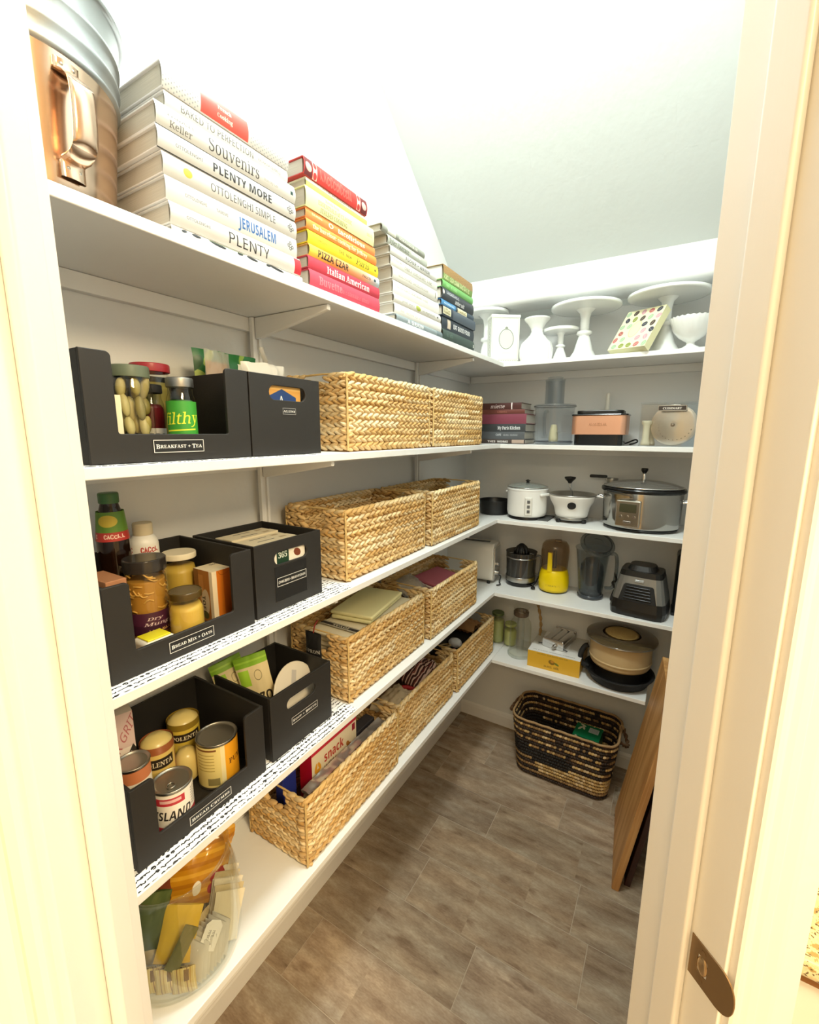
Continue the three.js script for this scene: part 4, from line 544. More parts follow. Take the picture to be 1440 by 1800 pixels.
// ---------- glass jar at the near end of the lowest shelf ----------
{
  const t = thing('glass_jar', 'big clear glass jar of snack packets at the near end of the lowest shelf', 'jar', [0.163, 0.5602, 1.868]);
  part('glass', lathe([[0.1, 0.0005], [0.114, 0.003], [0.121, 0.012], [0.1245, 0.03], [0.126, 0.07], [0.125, 0.12], [0.12, 0.17], [0.11, 0.205], [0.104, 0.22], [0.106, 0.232], [0.109, 0.236], [0.107, 0.239], [0.103, 0.236], [0.099, 0.222], [0.105, 0.205], [0.115, 0.17], [0.12, 0.12], [0.121, 0.07], [0.1195, 0.03], [0.116, 0.013], [0.108, 0.007]], 80), M.glass, t);
  const P = (name, label, cat, x, y, z, turn, fn, group) => { const o = thing(name, label, cat, [0.163 + x, 0.5602 + y, 1.868 + z], turn, group); o.rotation.order = 'YXZ'; fn(o); return o; };
  const crk = cellB(300, 300, (g, w, h) => { fill(g, '#c98a1e', w, h); for (let k = 0; k < 9; k++) { g.fillStyle = k % 2 ? '#e0a733' : '#b4741a'; g.save(); g.translate(0, k * 36); g.rotate(-0.12); g.fillRect(-20, 0, 340, 16); g.restore(); } g.fillStyle = '#a9221f'; for (const [x, y] of [[232, 196], [258, 226], [226, 236], [262, 180]]) { g.beginPath(); g.arc(x, y, 22, 0, 7); g.fill(); } g.fillStyle = '#f7efe0'; g.beginPath(); g.ellipse(150, 226, 22, 30, 0, 0, 7); g.fill(); });
  P('snack_bag', 'shiny orange cracker bag with red fruit print inside the glass jar', 'bag', -0.005, 0.072, -0.03, 1.12, o => { o.rotation.x = -0.42; o.rotation.z = -0.3; part('wrapper', pillow(0.142, 0.15, 0.05, 6.6, crk, 18, 0.007), sheetB.mat(0.18), o); });
  P('snack_bag', 'flat yellow packet at the left side of the glass jar', 'bag', 0.05, 0.05, 0.052, 0.85, o => { o.rotation.x = -0.35; o.rotation.z = -0.25; part('wrapper', pillow(0.075, 0.105, 0.02, 8.1, null, 12, 0.002), std(0xdcb629, 0.3), o); });
  P('snack_bag', 'dark green packet behind the yellow packet in the glass jar', 'bag', 0.0, 0.075, 0.075, 0.9, o => { o.rotation.x = -0.2; o.rotation.z = -0.2; part('wrapper', pillow(0.062, 0.115, 0.02, 9.2, null, 12, 0.004), std(0x4d5a2b, 0.35), o); });
  P('snack_bag', 'olive green leaf shaped packet against the left of the glass jar', 'bag', 0.072, 0.065, 0.068, 0.8, o => { o.rotation.x = -0.2; o.rotation.z = -0.5; part('wrapper', pillow(0.028, 0.09, 0.008, 3.9, null, 10, 0.001), std(0x6d6a30, 0.4), o); });
  P('snack_bag', 'reddish brown foil packet at the back of the glass jar', 'bag', -0.045, 0.085, 0.03, 1.1, o => { o.rotation.x = -0.2; part('wrapper', pillow(0.08, 0.13, 0.03, 5.5, null, 12, 0.005), std(0x7d3c25, 0.25), o); });
  P('snack_bag', 'cream paper bag filling the bottom of the glass jar', 'bag', -0.012, 0.006, 0.01, 1.0, o => { part('wrapper', pillow(0.15, 0.065, 0.12, 15.5, null, 14, 0.008), std(0xcfb98a, 0.7), o); });
  P('tea_tag', 'white tag with gray lettering leaning on the pleated tea bags', 'tag', 0.097, 0.062, 0.008, 1.05, o => { o.rotation.z = -0.5; o.rotation.x = -0.3; const s = new T.Shape(); s.moveTo(-0.017, 0); s.lineTo(0.017, 0); s.lineTo(0.017, 0.046); s.lineTo(0.009, 0.055); s.lineTo(-0.009, 0.055); s.lineTo(-0.017, 0.046); s.closePath(); part('card', ext(s, 0.0016, 0.0004), M.white, o); part('lettering', tr(mapTo(new T.PlaneGeometry(0.026, 0.04), cellB(120, 180, (g, w, h) => { fill(g, '#f1efe9', w, h); g.save(); g.translate(60, 90); g.rotate(-PI / 2); scr(g, 0 - 60, -22, 120, 26, '#8a8780'); scr(g, 0 - 60, 16, 120, 26, '#8a8780'); g.restore(); })), 0, 0.025, 0.0018), sheetB.mat(0.5), o); });
  for (let k = 0; k < 8; k++) P('tea_bag', ['leftmost', 'second from left', 'third from left', 'fourth from left', 'fourth from right', 'third from right', 'second from right', 'rightmost'][k] + ' white tea bag of the pleated row in the glass jar', 'tea bag', 0.083 + 0.002 * (k % 2), 0.009, 0.032 - k * 0.0085, 0.2, o => { o.rotation.x = -0.22; part('paper', pillow(0.05, 0.078, 0.0075, 20 + k, null, 8, 0.0008), M.white, o); }, 'white tea bags in the glass jar');
  for (let k = 0; k < 6; k++) P('tea_sachet', ['frontmost', 'second', 'third', 'fourth', 'fifth', 'rearmost'][k] + ' cream paper sachet standing in the right side of the glass jar', 'sachet', 0.078 - k * 0.011, 0.012, -0.042 - 0.005 * k, 1.0, o => { o.rotation.z = -0.25; o.rotation.x = -0.2; part('paper', pillow(0.062, 0.108 + 0.004 * (k % 3), 0.007, 40 + k, null, 8, 0.0012), std([0xe6dcc0, 0xd8c69c, 0xefe6d0][k % 3], 0.6), o); }, 'cream sachets in the glass jar');
  const wf = cellB(200, 160, (g, w, h) => { fill(g, '#d6bf77', w, h); for (let k = 0; k < 8; k++) { g.fillStyle = ['#b48a2c', '#e6d59a', '#8a5a20'][k % 3]; g.fillRect(k * 26, 0, 7, h); } g.fillStyle = '#7a5a2a'; g.fillRect(110, 10, 40, 60); });
  for (let k = 0; k < 3; k++) P('wafer_packet', ['right', 'middle', 'left'][k] + ' one of three gold wafer packets at the near side of the glass jar', 'packet', 0.088 - k * 0.028, 0.006, 0.052 + k * 0.018, 0.75, o => part('wrapper', pillow(0.048, 0.062, 0.014, 60 + k, wf, 10, 0.002), sheetB.mat(0.3), o), 'gold wafer packets in the glass jar');
}
// ---------- contents of the baskets ----------
const linen = std(0xe6dcc0, 0.85, { bumpMap: bumpFine, bumpScale: 0.0004 }), linenPale = std(0xe3dda8, 0.85, { bumpMap: bumpFine, bumpScale: 0.0004 });
function foldedCloth(w, d, layers, th, seed, soft = 0.004) {   // soft folded stack, rounded fold at the front
  const out = []; for (let k = 0; k < layers; k++) { const g = new RoundedBoxGeometry(w - 0.006 * (k % 2), th, d - 0.008 * ((k + 1) % 2), 4, th * 0.48), p = g.attributes.position; for (let i = 0; i < p.count; i++) { const x = p.getX(i), z = p.getZ(i); p.setY(i, p.getY(i) + k * th * 0.98 + th / 2 + soft * noise.noise(x * 9 + seed, k * 0.4, z * 9) + soft * 0.5 * noise.noise(x * 26, seed, z * 26)); } g.computeVertexNormals(); out.push(g); } return out;
}
{
  const y = 0.917 + 0.011;
  const a = thing('folded_towel', 'cream towel with a black lettered stripe folded in the linen basket', 'towel', [0.17, y + 0.1, 1.18], PI / 2); part('folds', foldedCloth(0.38, 0.17, 5, 0.015, 1), linen, a);
  const stripe = cellB(96, 300, (g, w, h) => { fill(g, '#e4d9bd', w, h); g.fillStyle = '#2a2623'; g.fillRect(8, 0, 6, h); g.fillRect(20, 0, 50, h); g.fillRect(78, 0, 6, h); g.save(); g.translate(45, 150); g.rotate(-PI / 2); txt(g, 'JOVAL', 0, 0, 40, '#d9cfb8', 'serif', 'bold', 'center'); g.restore(); });
  part('woven_stripe', tr(rot(mapTo(new T.PlaneGeometry(0.028, 0.15), stripe), -PI / 2, 0, 0), -0.135, 0.0793, 0.004), stripe.sheet.mat(0.8), a);
  const b = thing('folded_towel', 'pale yellow cloth folded on top of the linen basket', 'towel', [0.158, y + 0.18, 1.15], PI / 2 + 0.16); part('folds', foldedCloth(0.25, 0.15, 2, 0.012, 4, 0.003), linenPale, b);
  one('folded_towel', foldedCloth(0.36, 0.17, 6, 0.0165, 8), std(0xd9cdb0, 0.9), 'bottom cream towel folded at the base of the linen basket', 'towel', [0.15, y, 1.17], PI / 2);
  const c = thing('cloth_pouch', 'small black pouch with white lettering hanging over the near end of the linen basket', 'pouch', [0.155, 1.045, 1.4155], PI - PI + 0.0); part('pouch', pillow(0.062, 0.078, 0.02, 3.3, cellB(160, 200, (g, w, h) => { fill(g, '#141416', w, h); txt(g, 'APRON', 80, 140, 40, '#d8d4cc', 'serif', 'bold', 'center'); }), 12, 0.002), sheetB.mat(0.7), c);
  part('cord', tube([[0, 0.076, 0], [0.004, 0.1, -0.004], [0.0, 0.108, -0.02]], 0.002, 14, 6), std(0x8f2a22, 0.6), c);
}
{
  const y = 0.917 + 0.012;
  const p = thing('napkin_packet', 'pink napkin packet with a white lace edge in the far fourth shelf basket', 'packet', [0.152, y + 0.118, 0.64], PI / 2 - 0.1); p.rotation.order = 'YXZ'; p.rotation.x = 0.14; part('napkins', foldedCloth(0.2, 0.13, 2, 0.016, 6, 0.002), std(0xc06a78, 0.8), p);
  part('lace_edge', Array.from({ length: 26 }, (_, i) => tr(new T.SphereGeometry(0.004, 7, 5), -0.101, 0.017, -0.062 + i * 0.005)), std(0xf0dfd4, 0.8), p);
  const f = thing('plastic_bag', 'crinkled clear plastic bag beside the pink napkin packet', 'bag', [0.18, y + 0.114, 0.815], PI / 2); f.rotation.order = 'YXZ'; f.rotation.x = -1.1; part('film', pillow(0.17, 0.12, 0.05, 4.7, null, 18, 0.009), M.film, f); part('contents', pillow(0.14, 0.1, 0.03, 2.7, null, 10, 0.004), std(0xd8c2a2, 0.8), f);
  one('napkin_packet', foldedCloth(0.38, 0.17, 6, 0.018, 16), std(0xb99f82, 0.9), 'tan cloth filling the bottom of the far fourth shelf basket', 'cloth', [0.16, y, 0.7], PI / 2);
}
{ // snack basket
  const y = 0.56 + 0.012;
  const red = flat(sheetB, '#c8102e'), top = cellB(256, 64, (g, w, h) => { fill(g, '#c8102e', w, h); g.fillStyle = '#f3cfc9'; g.beginPath(); g.ellipse(150, 32, 16, 9, 0, 0, 7); g.fill(); });
  const fr = cellB(420, 330, (g, w, h) => { fill(g, '#efe2c4', w, h); g.fillStyle = '#c8102e'; g.fillRect(0, 0, w, 26); g.fillStyle = '#9c1d33'; g.fillRect(376, 34, 30, 34); g.fillStyle = '#eaa32a'; for (const [x, y, q] of [[50, 110, 0], [66, 92, 1], [36, 92, 2], [56, 134, 3]]) { g.beginPath(); g.ellipse(x, y, 22, 9, q, 0, 7); g.fill(); } txt(g, 'snack', 106, 78, 66, '#c0382b', 'sans-serif', 'bold'); g.fillStyle = '#b3732c'; for (const [x, y] of [[330, 110], [352, 126], [230, 190], [250, 210], [380, 220], [120, 240]]) { g.beginPath(); g.ellipse(x, y, 17, 12, 0.6, 0, 7); g.fill(); } scr(g, 108 - 0, 124, 110, 22, '#7a5a3a'); });
  const t = thing('snack_box', 'red and cream box lettered snack in the near lowest basket', 'box', [0.176, y, 1.385], PI / 2); part('carton_box', printedBox(0.205, 0.226, 0.048, [red, red, top, red, fr, red], 0, 0.113, 0), sheetB.mat(0.4), t);
  const f = thing('foil_packet', 'crumpled silver foil packet along the front of the near lowest basket', 'packet', [0.2365, y, 1.37], PI / 2);
  { const g = new T.BoxGeometry(0.36, 0.168, 0.03, 60, 24, 6), p = g.attributes.position; for (let i = 0; i < p.count; i++) { const x = p.getX(i), yy = p.getY(i), z = p.getZ(i), n = 0.0035 * (noise.noise(x * 40, yy * 40, z * 40) + 0.7 * Math.abs(noise.noise(x * 90, yy * 70, 3))); p.setXYZ(i, x + n, yy + 0.084 + n * (yy > 0 ? 2 : 0), z + n); } g.computeVertexNormals(); part('foil', g, std(0xdadadd, 0.32, { metalness: 0.9 }), f); }
  one('carton', rb(0.05, 0.172, 0.03, 0.002, 0, 0.086, 0), std(0x27348b, 0.5), 'narrow blue carton beside the red snack box', 'box', [0.145, y, 1.535], PI / 2);
  one('carton', [rb(0.1, 0.15, 0.04, 0.004, 0, 0.075, 0)], std(0x3c3b42, 0.5), 'dark gray carton behind the foil packet in the near lowest basket', 'box', [0.175, y, 1.222], PI / 2);
}
const stripeTex = canvasTex(256, 256, (g, w, h) => { fill(g, '#d8b6a4', w, h); g.fillStyle = '#3f1712'; for (let k = 0; k < 12; k++) g.fillRect(0, k * 21.3, w, 9 + (k % 3) * 3); g.fillStyle = '#7f2a24'; for (let k = 0; k < 6; k++) g.fillRect(0, k * 42 + 12, w, 4); }, true);
{
  const y = 0.56 + 0.012; stripeTex.repeat.set(1, 1);
  const s = thing('striped_cloth', 'crumpled cloth with dark brown and pink stripes in the middle lowest basket', 'cloth', [0.15, y + 0.11, 0.812], PI / 2); { const g = pillow(0.2, 0.17, 0.1, 8.8, null, 26, 0.016); g.rotateX(-PI / 2.4); g.translate(0, 0.0, 0.09); part('cloth', g, std(0xffffff, 0.85, { map: stripeTex }), s); }
  const w = thing('cloth_bag', 'tan cotton bag with red trim in front of the striped cloth', 'bag', [0.186, y + 0.1, 1.018], PI / 2); { const g = pillow(0.2, 0.13, 0.08, 2.9, null, 20, 0.012); g.rotateX(-PI / 2.2); g.translate(0, 0.0, 0.07); part('bag', g, std(0xd9c6a4, 0.9), w); } part('red_trim', tube([[0.04, 0.034, -0.03], [0.07, 0.04, -0.005], [0.09, 0.03, 0.028]], 0.008, 24, 8), std(0xa8151c, 0.6), w);
  one('folded_towel', foldedCloth(0.36, 0.17, 5, 0.017, 26), std(0x9b7a5a, 0.9), 'brown cloth folded at the bottom of the middle lowest basket', 'cloth', [0.15, y, 0.91], PI / 2);
}
{
  const y = 0.56 + 0.012;
  one('tool_case', rb(0.36, 0.13, 0.17, 0.02, 0, 0.065, 0, 3), M.blackMat, 'black fabric case filling the far lowest basket', 'case', [0.155, y, 0.44], PI / 2);
  one('wire_ring', tr(rot(new T.TorusGeometry(0.026, 0.0045, 10, 32), PI / 2.3, 0, 0.2), 0, 0.012, 0), std(0xb49a6c, 0.5), 'tan hoop lying on the black case in the far lowest basket', 'ring', [0.165, y + 0.132, 0.565], 0.3);
  one('white_ball', (() => { const g = new T.SphereGeometry(0.026, 24, 18); const p = g.attributes.position; for (let i = 0; i < p.count; i++) { const n = 1 + 0.08 * noise.noise(p.getX(i) * 60, p.getY(i) * 60, p.getZ(i) * 60); p.setXYZ(i, p.getX(i) * n * 1.25, p.getY(i) * n * 0.85, p.getZ(i) * n); } g.computeVertexNormals(); return g; })(), std(0xd9dbdc, 0.8), 'ball of white string on the black case in the far lowest basket', 'ball', [0.2, y + 0.153, 0.53]);
  one('red_handle', tr(rot(new T.CapsuleGeometry(0.007, 0.05, 6, 14), PI / 2, 0, 0), 0, 0.007, 0), std(0xb81f2c, 0.35), 'short red tool handle at the front of the far lowest basket', 'handle', [0.225, y + 0.131, 0.59], 0.5);
  const c = thing('paper_bag', 'crumpled brown paper at the far end of the far lowest basket', 'paper', [0.165, y + 0.126, 0.33], PI / 2); { const g = pillow(0.13, 0.13, 0.06, 12.3, null, 16, 0.014); g.rotateX(-PI / 2.1); g.translate(0, 0.03, 0.06); part('paper', g, std(0x9c7143, 0.85), c); }
}
// ---------- top back shelf: milk glass and gift boxes ----------
const stand = (label, x, z, R, h, o = {}) => {   // pedestal cake stand
  const t = thing('cake_stand', label, 'cake stand', [x, 2.0072, z], 0, o.group), b = o.base ?? R * 0.46, s = o.stem ?? 0.017;
  part('plate', lathe([[0.0001, h - 0.012], [R * 0.5, h - 0.011], [R * 0.93, h - 0.008], [R * 0.985, h - 0.008], [R, h - 0.004], [R, h + 0.004], [R - 0.004, h + 0.006], [R - 0.008, h + 0.003], [R * 0.9, h - 0.002], [0.0001, h - 0.003]], 72), M.milk, t);
  part('pedestal', lathe([[0.0001, 0.004], [b * 0.9, 0], [b, 0.003], [b, 0.009], [b * 0.9, 0.014], [b * 0.78, 0.026], [b * 0.62, 0.042], [s * 1.5, h * 0.38], [s * 1.15, h * 0.47], [s * 1.6, h * 0.49], [s * 1.7, h * 0.52], [s * 1.6, h * 0.55], [s, h * 0.57], [s, h * 0.78], [s * 1.25, h * 0.88], [s * 2.1, h * 0.95], [s * 2.6, h - 0.011]], 48), M.milk, t); return t;
};
stand('white milk glass cake stand partly hidden behind the navy book stack', 0.155, 0.135, 0.098, 0.262, { stem: 0.02, base: 0.062 });
stand('small white milk glass cake stand with a short plate between vase and tall stand', 0.511, 0.152, 0.079, 0.14, { stem: 0.0125, base: 0.038 });
stand('white milk glass cake stand with a wide plate in the middle of the shelf', 0.612, 0.16, 0.143, 0.224, { stem: 0.019, base: 0.064 });
stand('largest white milk glass cake stand behind the macaron print box', 0.921, 0.165, 0.146, 0.228, { stem: 0.018, base: 0.066 });
{
  const t = thing('milk_glass_vase', 'white ribbed milk glass vase with a flared neck beside the ornate box', 'vase', [0.416, 2.0072, 0.2]);
  const prof = [[0.0001, 0.003], [0.06, 0], [0.066, 0.004], [0.072, 0.03], [0.073, 0.06], [0.066, 0.084], [0.048, 0.104], [0.031, 0.122], [0.0255, 0.135], [0.0275, 0.148], [0.04, 0.168], [0.055, 0.184], [0.058, 0.19], [0.056, 0.193], [0.05, 0.189], [0.036, 0.17], [0.022, 0.14]];
  const g = lathe(prof, 96), p = g.attributes.position; for (let i = 0; i < p.count; i++) { const y = p.getY(i), a = Math.atan2(p.getX(i), p.getZ(i)), k = (y > 0.008 && y < 0.1) ? 1 + 0.018 * Math.cos(a * 24) : 1; p.setX(i, p.getX(i) * k); p.setZ(i, p.getZ(i) * k); } g.computeVertexNormals(); part('body', g, M.milk, t);
}
{
  const t = thing('milk_glass_bowl', 'white footed milk glass bowl with a scalloped rim at the right end', 'bowl', [1.013, 2.0072, 0.23]);
  const g = lathe([[0.0001, 0.03], [0.018, 0.031], [0.042, 0.047], [0.062, 0.072], [0.072, 0.1], [0.077, 0.116], [0.0745, 0.117], [0.068, 0.1], [0.058, 0.075], [0.038, 0.052], [0.0001, 0.04]], 96), p = g.attributes.position; for (let i = 0; i < p.count; i++) { const y = p.getY(i); if (y > 0.06) { const a = Math.atan2(p.getX(i), p.getZ(i)), k = (y - 0.06) / 0.057, s = 1 + 0.016 * k * Math.cos(a * 26); p.setX(i, p.getX(i) * s); p.setZ(i, p.getZ(i) * s); p.setY(i, y + 0.0018 * k * Math.cos(a * 26)); } } g.computeVertexNormals(); part('bowl', g, M.milk, t);
  part('foot', lathe([[0.0001, 0.003], [0.036, 0], [0.038, 0.004], [0.03, 0.01], [0.016, 0.018], [0.013, 0.026], [0.018, 0.033]], 48), M.milk, t);
}
{ // ornate ivory box with medallion
  const t = thing('gift_box', 'tall ivory gift box with an oval medallion on its front', 'box', [0.258, 2.0072, 0.2], 0.62);
  const W = 0.13, H = 0.222, D = 0.075; const front = cellB(300, 480, (g, w, h) => { fill(g, '#f1f1e4', w, h); g.strokeStyle = '#b9bda9'; g.lineWidth = 4; g.strokeRect(12, 16, w - 24, h - 64); g.strokeStyle = '#8f9483'; g.lineWidth = 9; g.beginPath(); g.ellipse(160, 226, 76, 100, 0, 0, 7); g.stroke(); g.strokeStyle = '#c9cbb6'; g.lineWidth = 4; g.beginPath(); g.ellipse(160, 226, 62, 86, 0, 0, 7); g.stroke(); g.fillStyle = '#f1efcf'; g.beginPath(); g.ellipse(160, 226, 60, 84, 0, 0, 7); g.fill(); g.fillStyle = '#8f9483'; g.beginPath(); g.arc(160, 116, 16, 0, 7); g.fill(); g.fillStyle = '#c3c6b2'; g.fillRect(120, 366, 84, 4); g.fillStyle = '#b7bb9b'; for (let k = 0; k < 12; k++) { g.beginPath(); g.arc(14 + k * 25, h - 30, 10, 0, PI, true); g.fill(); } });
  const side = cellB(160, 480, (g, w, h) => { fill(g, '#ecece0', w, h); g.fillStyle = '#a9ad9c'; for (let k = 0; k < 16; k++) { g.save(); g.translate(80, 24 + k * 28); g.rotate(k % 2 ? 0.8 : -0.8); g.fillRect(-16, -4, 32, 8); g.restore(); } g.strokeStyle = '#b9bda9'; g.lineWidth = 4; g.strokeRect(34, 6, 92, h - 12); });
  const pl = flat(sheetB, '#f1f1e6');
  part('box_body', printedBox(W, H - 0.016, D, [side, side, pl, pl, front, pl], 0, (H - 0.016) / 2 + 0.004, 0), sheetB.mat(0.45), t);
  part('lid', rb(W + 0.006, 0.014, D + 0.006, 0.003, 0, H - 0.009, 0), std(0xf2f2e8, 0.4), t); part('base_trim', rb(W + 0.006, 0.01, D + 0.006, 0.003, 0, 0.005, 0), std(0xe2e2ca, 0.4), t);
}
{ // macaron-print box leaning back on the big stand
  const t = thing('gift_box', 'cream box printed with coloured macarons leaning on the large cake stand', 'box', [0.795, 2.0075, 0.272], 0.1);
  t.rotation.order = 'YXZ'; t.rotation.set(-0.55, -0.55, -0.06);
  const mac = cellB(420, 420, (g, w, h) => { fill(g, '#f0ecc4', w, h); const r = rng(31), cs = ['#4a3b33', '#b0645c', '#d3a0a8', '#8f9a4a', '#c4b45c', '#3d3d4a', '#a6c19a', '#c2706b']; for (let j = 0; j < 6; j++) for (let i = 0; i < 5; i++) { const x = 40 + i * 84 + (j % 2) * 24 - 8, y = 36 + j * 70; if (Math.hypot((x - 200) / 84, (y - 215) / 108) < 1) continue; g.save(); g.translate(x, y); g.rotate(r() * 3); g.fillStyle = cs[Math.floor(r() * 8)]; g.beginPath(); g.ellipse(0, 0, 29, 24, 0, 0, 7); g.fill(); g.strokeStyle = 'rgba(255,255,240,0.6)'; g.lineWidth = 3; g.beginPath(); g.moveTo(-20, 2); g.lineTo(20, 2); g.stroke(); g.restore(); } g.strokeStyle = '#c9c292'; g.lineWidth = 7; g.fillStyle = '#f0edb8'; g.beginPath(); g.ellipse(200, 215, 56, 84, 0, 0, 7); g.fill(); g.stroke(); });
  const sd = flat(sheetB, '#e6e2b4'); part('box_body', printedBox(0.17, 0.185, 0.032, [sd, sd, sd, sd, mac, sd], 0, 0.106, 0), sheetB.mat(0.4), t);
}
// ---------- second back shelf ----------
const S2 = 1.6422, S3 = 1.2852, S4 = 0.9172, S5 = 0.5602;
{
  const t = thing('food_processor_bowl', 'clear plastic food processor bowl with a tall feed tube on the second shelf', 'food processor', [0.505, S2, 0.155], 2.2);
  part('bowl', lathe([[0.0001, 0.006], [0.03, 0.006], [0.072, 0.004], [0.078, 0], [0.083, 0.003], [0.084, 0.02], [0.088, 0.165], [0.089, 0.17]], 56), M.smoke, t);
  part('base_ring', lathe([[0.079, 0.0], [0.086, 0.002], [0.087, 0.014], [0.085, 0.018], [0.081, 0.018], [0.079, 0]], 56), M.smoke, t);
  part('lid', lathe([[0.0905, 0.165], [0.093, 0.168], [0.093, 0.178], [0.09, 0.181], [0.06, 0.184], [0.0001, 0.185]], 56), M.smoke, t);
  part('feed_tube', tr(lathe([[0.052, 0], [0.051, 0.1], [0.054, 0.102], [0.054, 0.107], [0.05, 0.107], [0.049, 0.1], [0.05, 0.002]], 40).scale(1, 1, 0.8), -0.012, 0.183, -0.01), M.smoke, t);
  part('pusher', tr(lathe([[0.0001, 0], [0.03, 0], [0.031, 0.004], [0.031, 0.11], [0.034, 0.112], [0.034, 0.117], [0.0001, 0.118]], 32), -0.012, 0.185, -0.01), M.clear, t);
  for (const [r, y] of [[0.0935, 0.173], [0.0865, 0.012]]) part('edge_ring', tr(rot(new T.TorusGeometry(r, 0.0016, 6, 64), PI / 2, 0, 0), 0, y, 0), phy(0x5d6164, 0.2, { transmission: 0.3, thickness: 0 }), t);
  part('blade_hub', lathe([[0.0001, 0.01], [0.02, 0.01], [0.021, 0.03], [0.017, 0.07], [0.012, 0.09], [0.0001, 0.092]], 24), std(0xd6cda6, 0.5), t);
  for (const s of [0, PI]) { const b = shp([[0.012, -0.004], [0.05, -0.016], [0.068, 0.004], [0.05, 0.01], [0.012, 0.006]]); const g = ext(b, 0.0016, 0.0004); g.rotateX(-PI / 2); g.rotateY(s + 0.5); g.translate(0, 0.03 + s * 0.008, 0); part('blade', g, M.steel, t); }
  part('handle', tube([[0.088, 0.155, 0], [0.112, 0.15, 0], [0.118, 0.1, 0], [0.108, 0.045, 0], [0.086, 0.04, 0]], 0.008, 30, 10), M.smoke, t);
}
{
  const t = thing('copper_cooker', 'small copper sided cooker with black base and black lid', 'cooker', [0.708, S2, 0.165], 0.0); const R = 0.022;
  const ro = (w, d, h, y, mat, nm, r2 = R) => { const g = ext(rrect(w, d, r2), h, 0.003, 8); g.rotateX(-PI / 2); g.translate(0, y, 0); return part(nm, g, mat, t); };
  ro(0.196, 0.135, 0.047, 0, M.blackGloss, 'base'); 
  { const s = ext(rrect(0.22, 0.152, 0.026), 0.082, 0.003, 8); s.rotateX(-PI / 2); s.translate(0, 0.046, 0); part('copper_shell', s, std(0xe2ad8f, 0.36, { metalness: 0.8 }), t); }
  ro(0.228, 0.16, 0.006, 0.127, M.blackGloss, 'rim', 0.03); ro(0.186, 0.13, 0.016, 0.133, M.black, 'lid', 0.03);
  part('lettering', tr(mapTo(new T.PlaneGeometry(0.085, 0.026), cellB(256, 78, (g, w, h) => { fill(g, '#e2ad8f', w, h); scr(g, 24, h / 2, 200, 40, '#b98468'); })), 0, 0.088, 0.0768), std(0xffffff, 0.36, { metalness: 0.8, map: sheetB.tex }), t);
}
{
  const t = thing('wooden_stick', 'short cream stirring stick standing behind the copper cooker', 'stick', [0.716, S2, 0.058]); part('stick', lathe([[0.0001, 0], [0.009, 0.001], [0.0095, 0.006], [0.0085, 0.1], [0.009, 0.222], [0.007, 0.231], [0.0001, 0.233]], 20), std(0xf2eddf, 0.5), t);
}
{ // clear case of discs
  const t = thing('disc_case', 'clear plastic case holding metal slicing discs with a brown name plate', 'case', [0.972, S2, 0.165], 0.0); const W = 0.212, H = 0.168, D = 0.12;
  part('case_shell', [bx(W, 0.003, D, 0, 0.0015, 0), bx(0.003, H - 0.003, D, -W / 2 + 0.0015, H / 2 + 0.0015, 0), bx(0.003, H - 0.003, D, W / 2 - 0.0015, H / 2 + 0.0015, 0), bx(W - 0.006, H - 0.003, 0.003, 0, H / 2 + 0.0015, D / 2 - 0.0015), bx(W - 0.006, H - 0.003, 0.003, 0, H / 2 + 0.0015, -D / 2 + 0.0015)], M.clear, t);
  part('case_lid', rb(W + 0.004, 0.006, D + 0.004, 0.002, 0, H + 0.004, 0), M.clear, t);
  part('name_plate', [mapTo(tr(new T.PlaneGeometry(0.1, 0.022), 0.004, 0, 0), cellB(384, 84, (g, w, h) => { fill(g, '#3a2e26', w, h); g.strokeStyle = '#d9cbb4'; g.lineWidth = 5; g.strokeRect(7, 7, w - 14, h - 14); txt(g, 'CUISINART', w / 2, h / 2 + 2, 44, '#f2ece0', 'serif', 'bold', 'center', 320); }))].map(g => tr(g, 0, 0.151, D / 2 + 0.0006)), sheetB.mat(0.4), t);
  const disc = (nm, x, y, z, tilt, lab) => { const d = thing('slicing_disc', lab, 'disc', [0.972 + x, S2 + y, 0.165 + z]); d.rotation.order = 'YXZ'; d.rotation.set(tilt, -0.12, 0);
    part('plate', rot(lathe([[0.0001, 0.004], [0.02, 0.006], [0.07, 0.001], [0.08, 0], [0.0815, 0.002], [0.08, 0.0035], [0.07, 0.004], [0.02, 0.009], [0.0001, 0.0075]], 64), PI / 2, 0, 0), std(0xded4c6, 0.24, { metalness: 0.95 }), d); part('hub', rot(lathe([[0.0001, 0.014], [0.007, 0.013], [0.008, 0.006]], 20), PI / 2, 0, 0), std(0x8f8070, 0.4, { metalness: 0.8 }), d);
    const hg = []; for (let k = 0; k < 26; k++) { const a = k * 0.24, r = 0.03 + 0.0015 * k; hg.push(tr(new T.SphereGeometry(0.0022, 6, 4), r * Math.cos(a) , r * Math.sin(a), 0.0052 - 0.00005 * k)); } part('grating_teeth', hg, std(0x6f6458, 0.4, { metalness: 0.9 }), d); };
  disc('a', 0.012, 0.086, 0.03, 0, 'front metal slicing disc in the clear case'); disc('b', 0.018, 0.086, 0.006, 0, 'second metal slicing disc behind the front one in the clear case');
  for (const [x, z, h, lab] of [[-0.082, 0.03, 0.1, 'cream plastic stem at the left front of the clear case'], [-0.066, -0.02, 0.085, 'cream plastic stem at the left rear of the clear case']]) { const s = thing('plastic_rod', lab, 'stem', [0.972 + x, S2 + 0.0035, 0.165 + z]); part('stem', lathe([[0.0001, 0], [0.017, 0], [0.018, 0.01], [0.013, 0.025], [0.0125, h - 0.02], [0.018, h - 0.012], [0.018, h - 0.002], [0.016, h], [0.0001, h]], 24), std(0xe6dcbd, 0.45), s); }
}
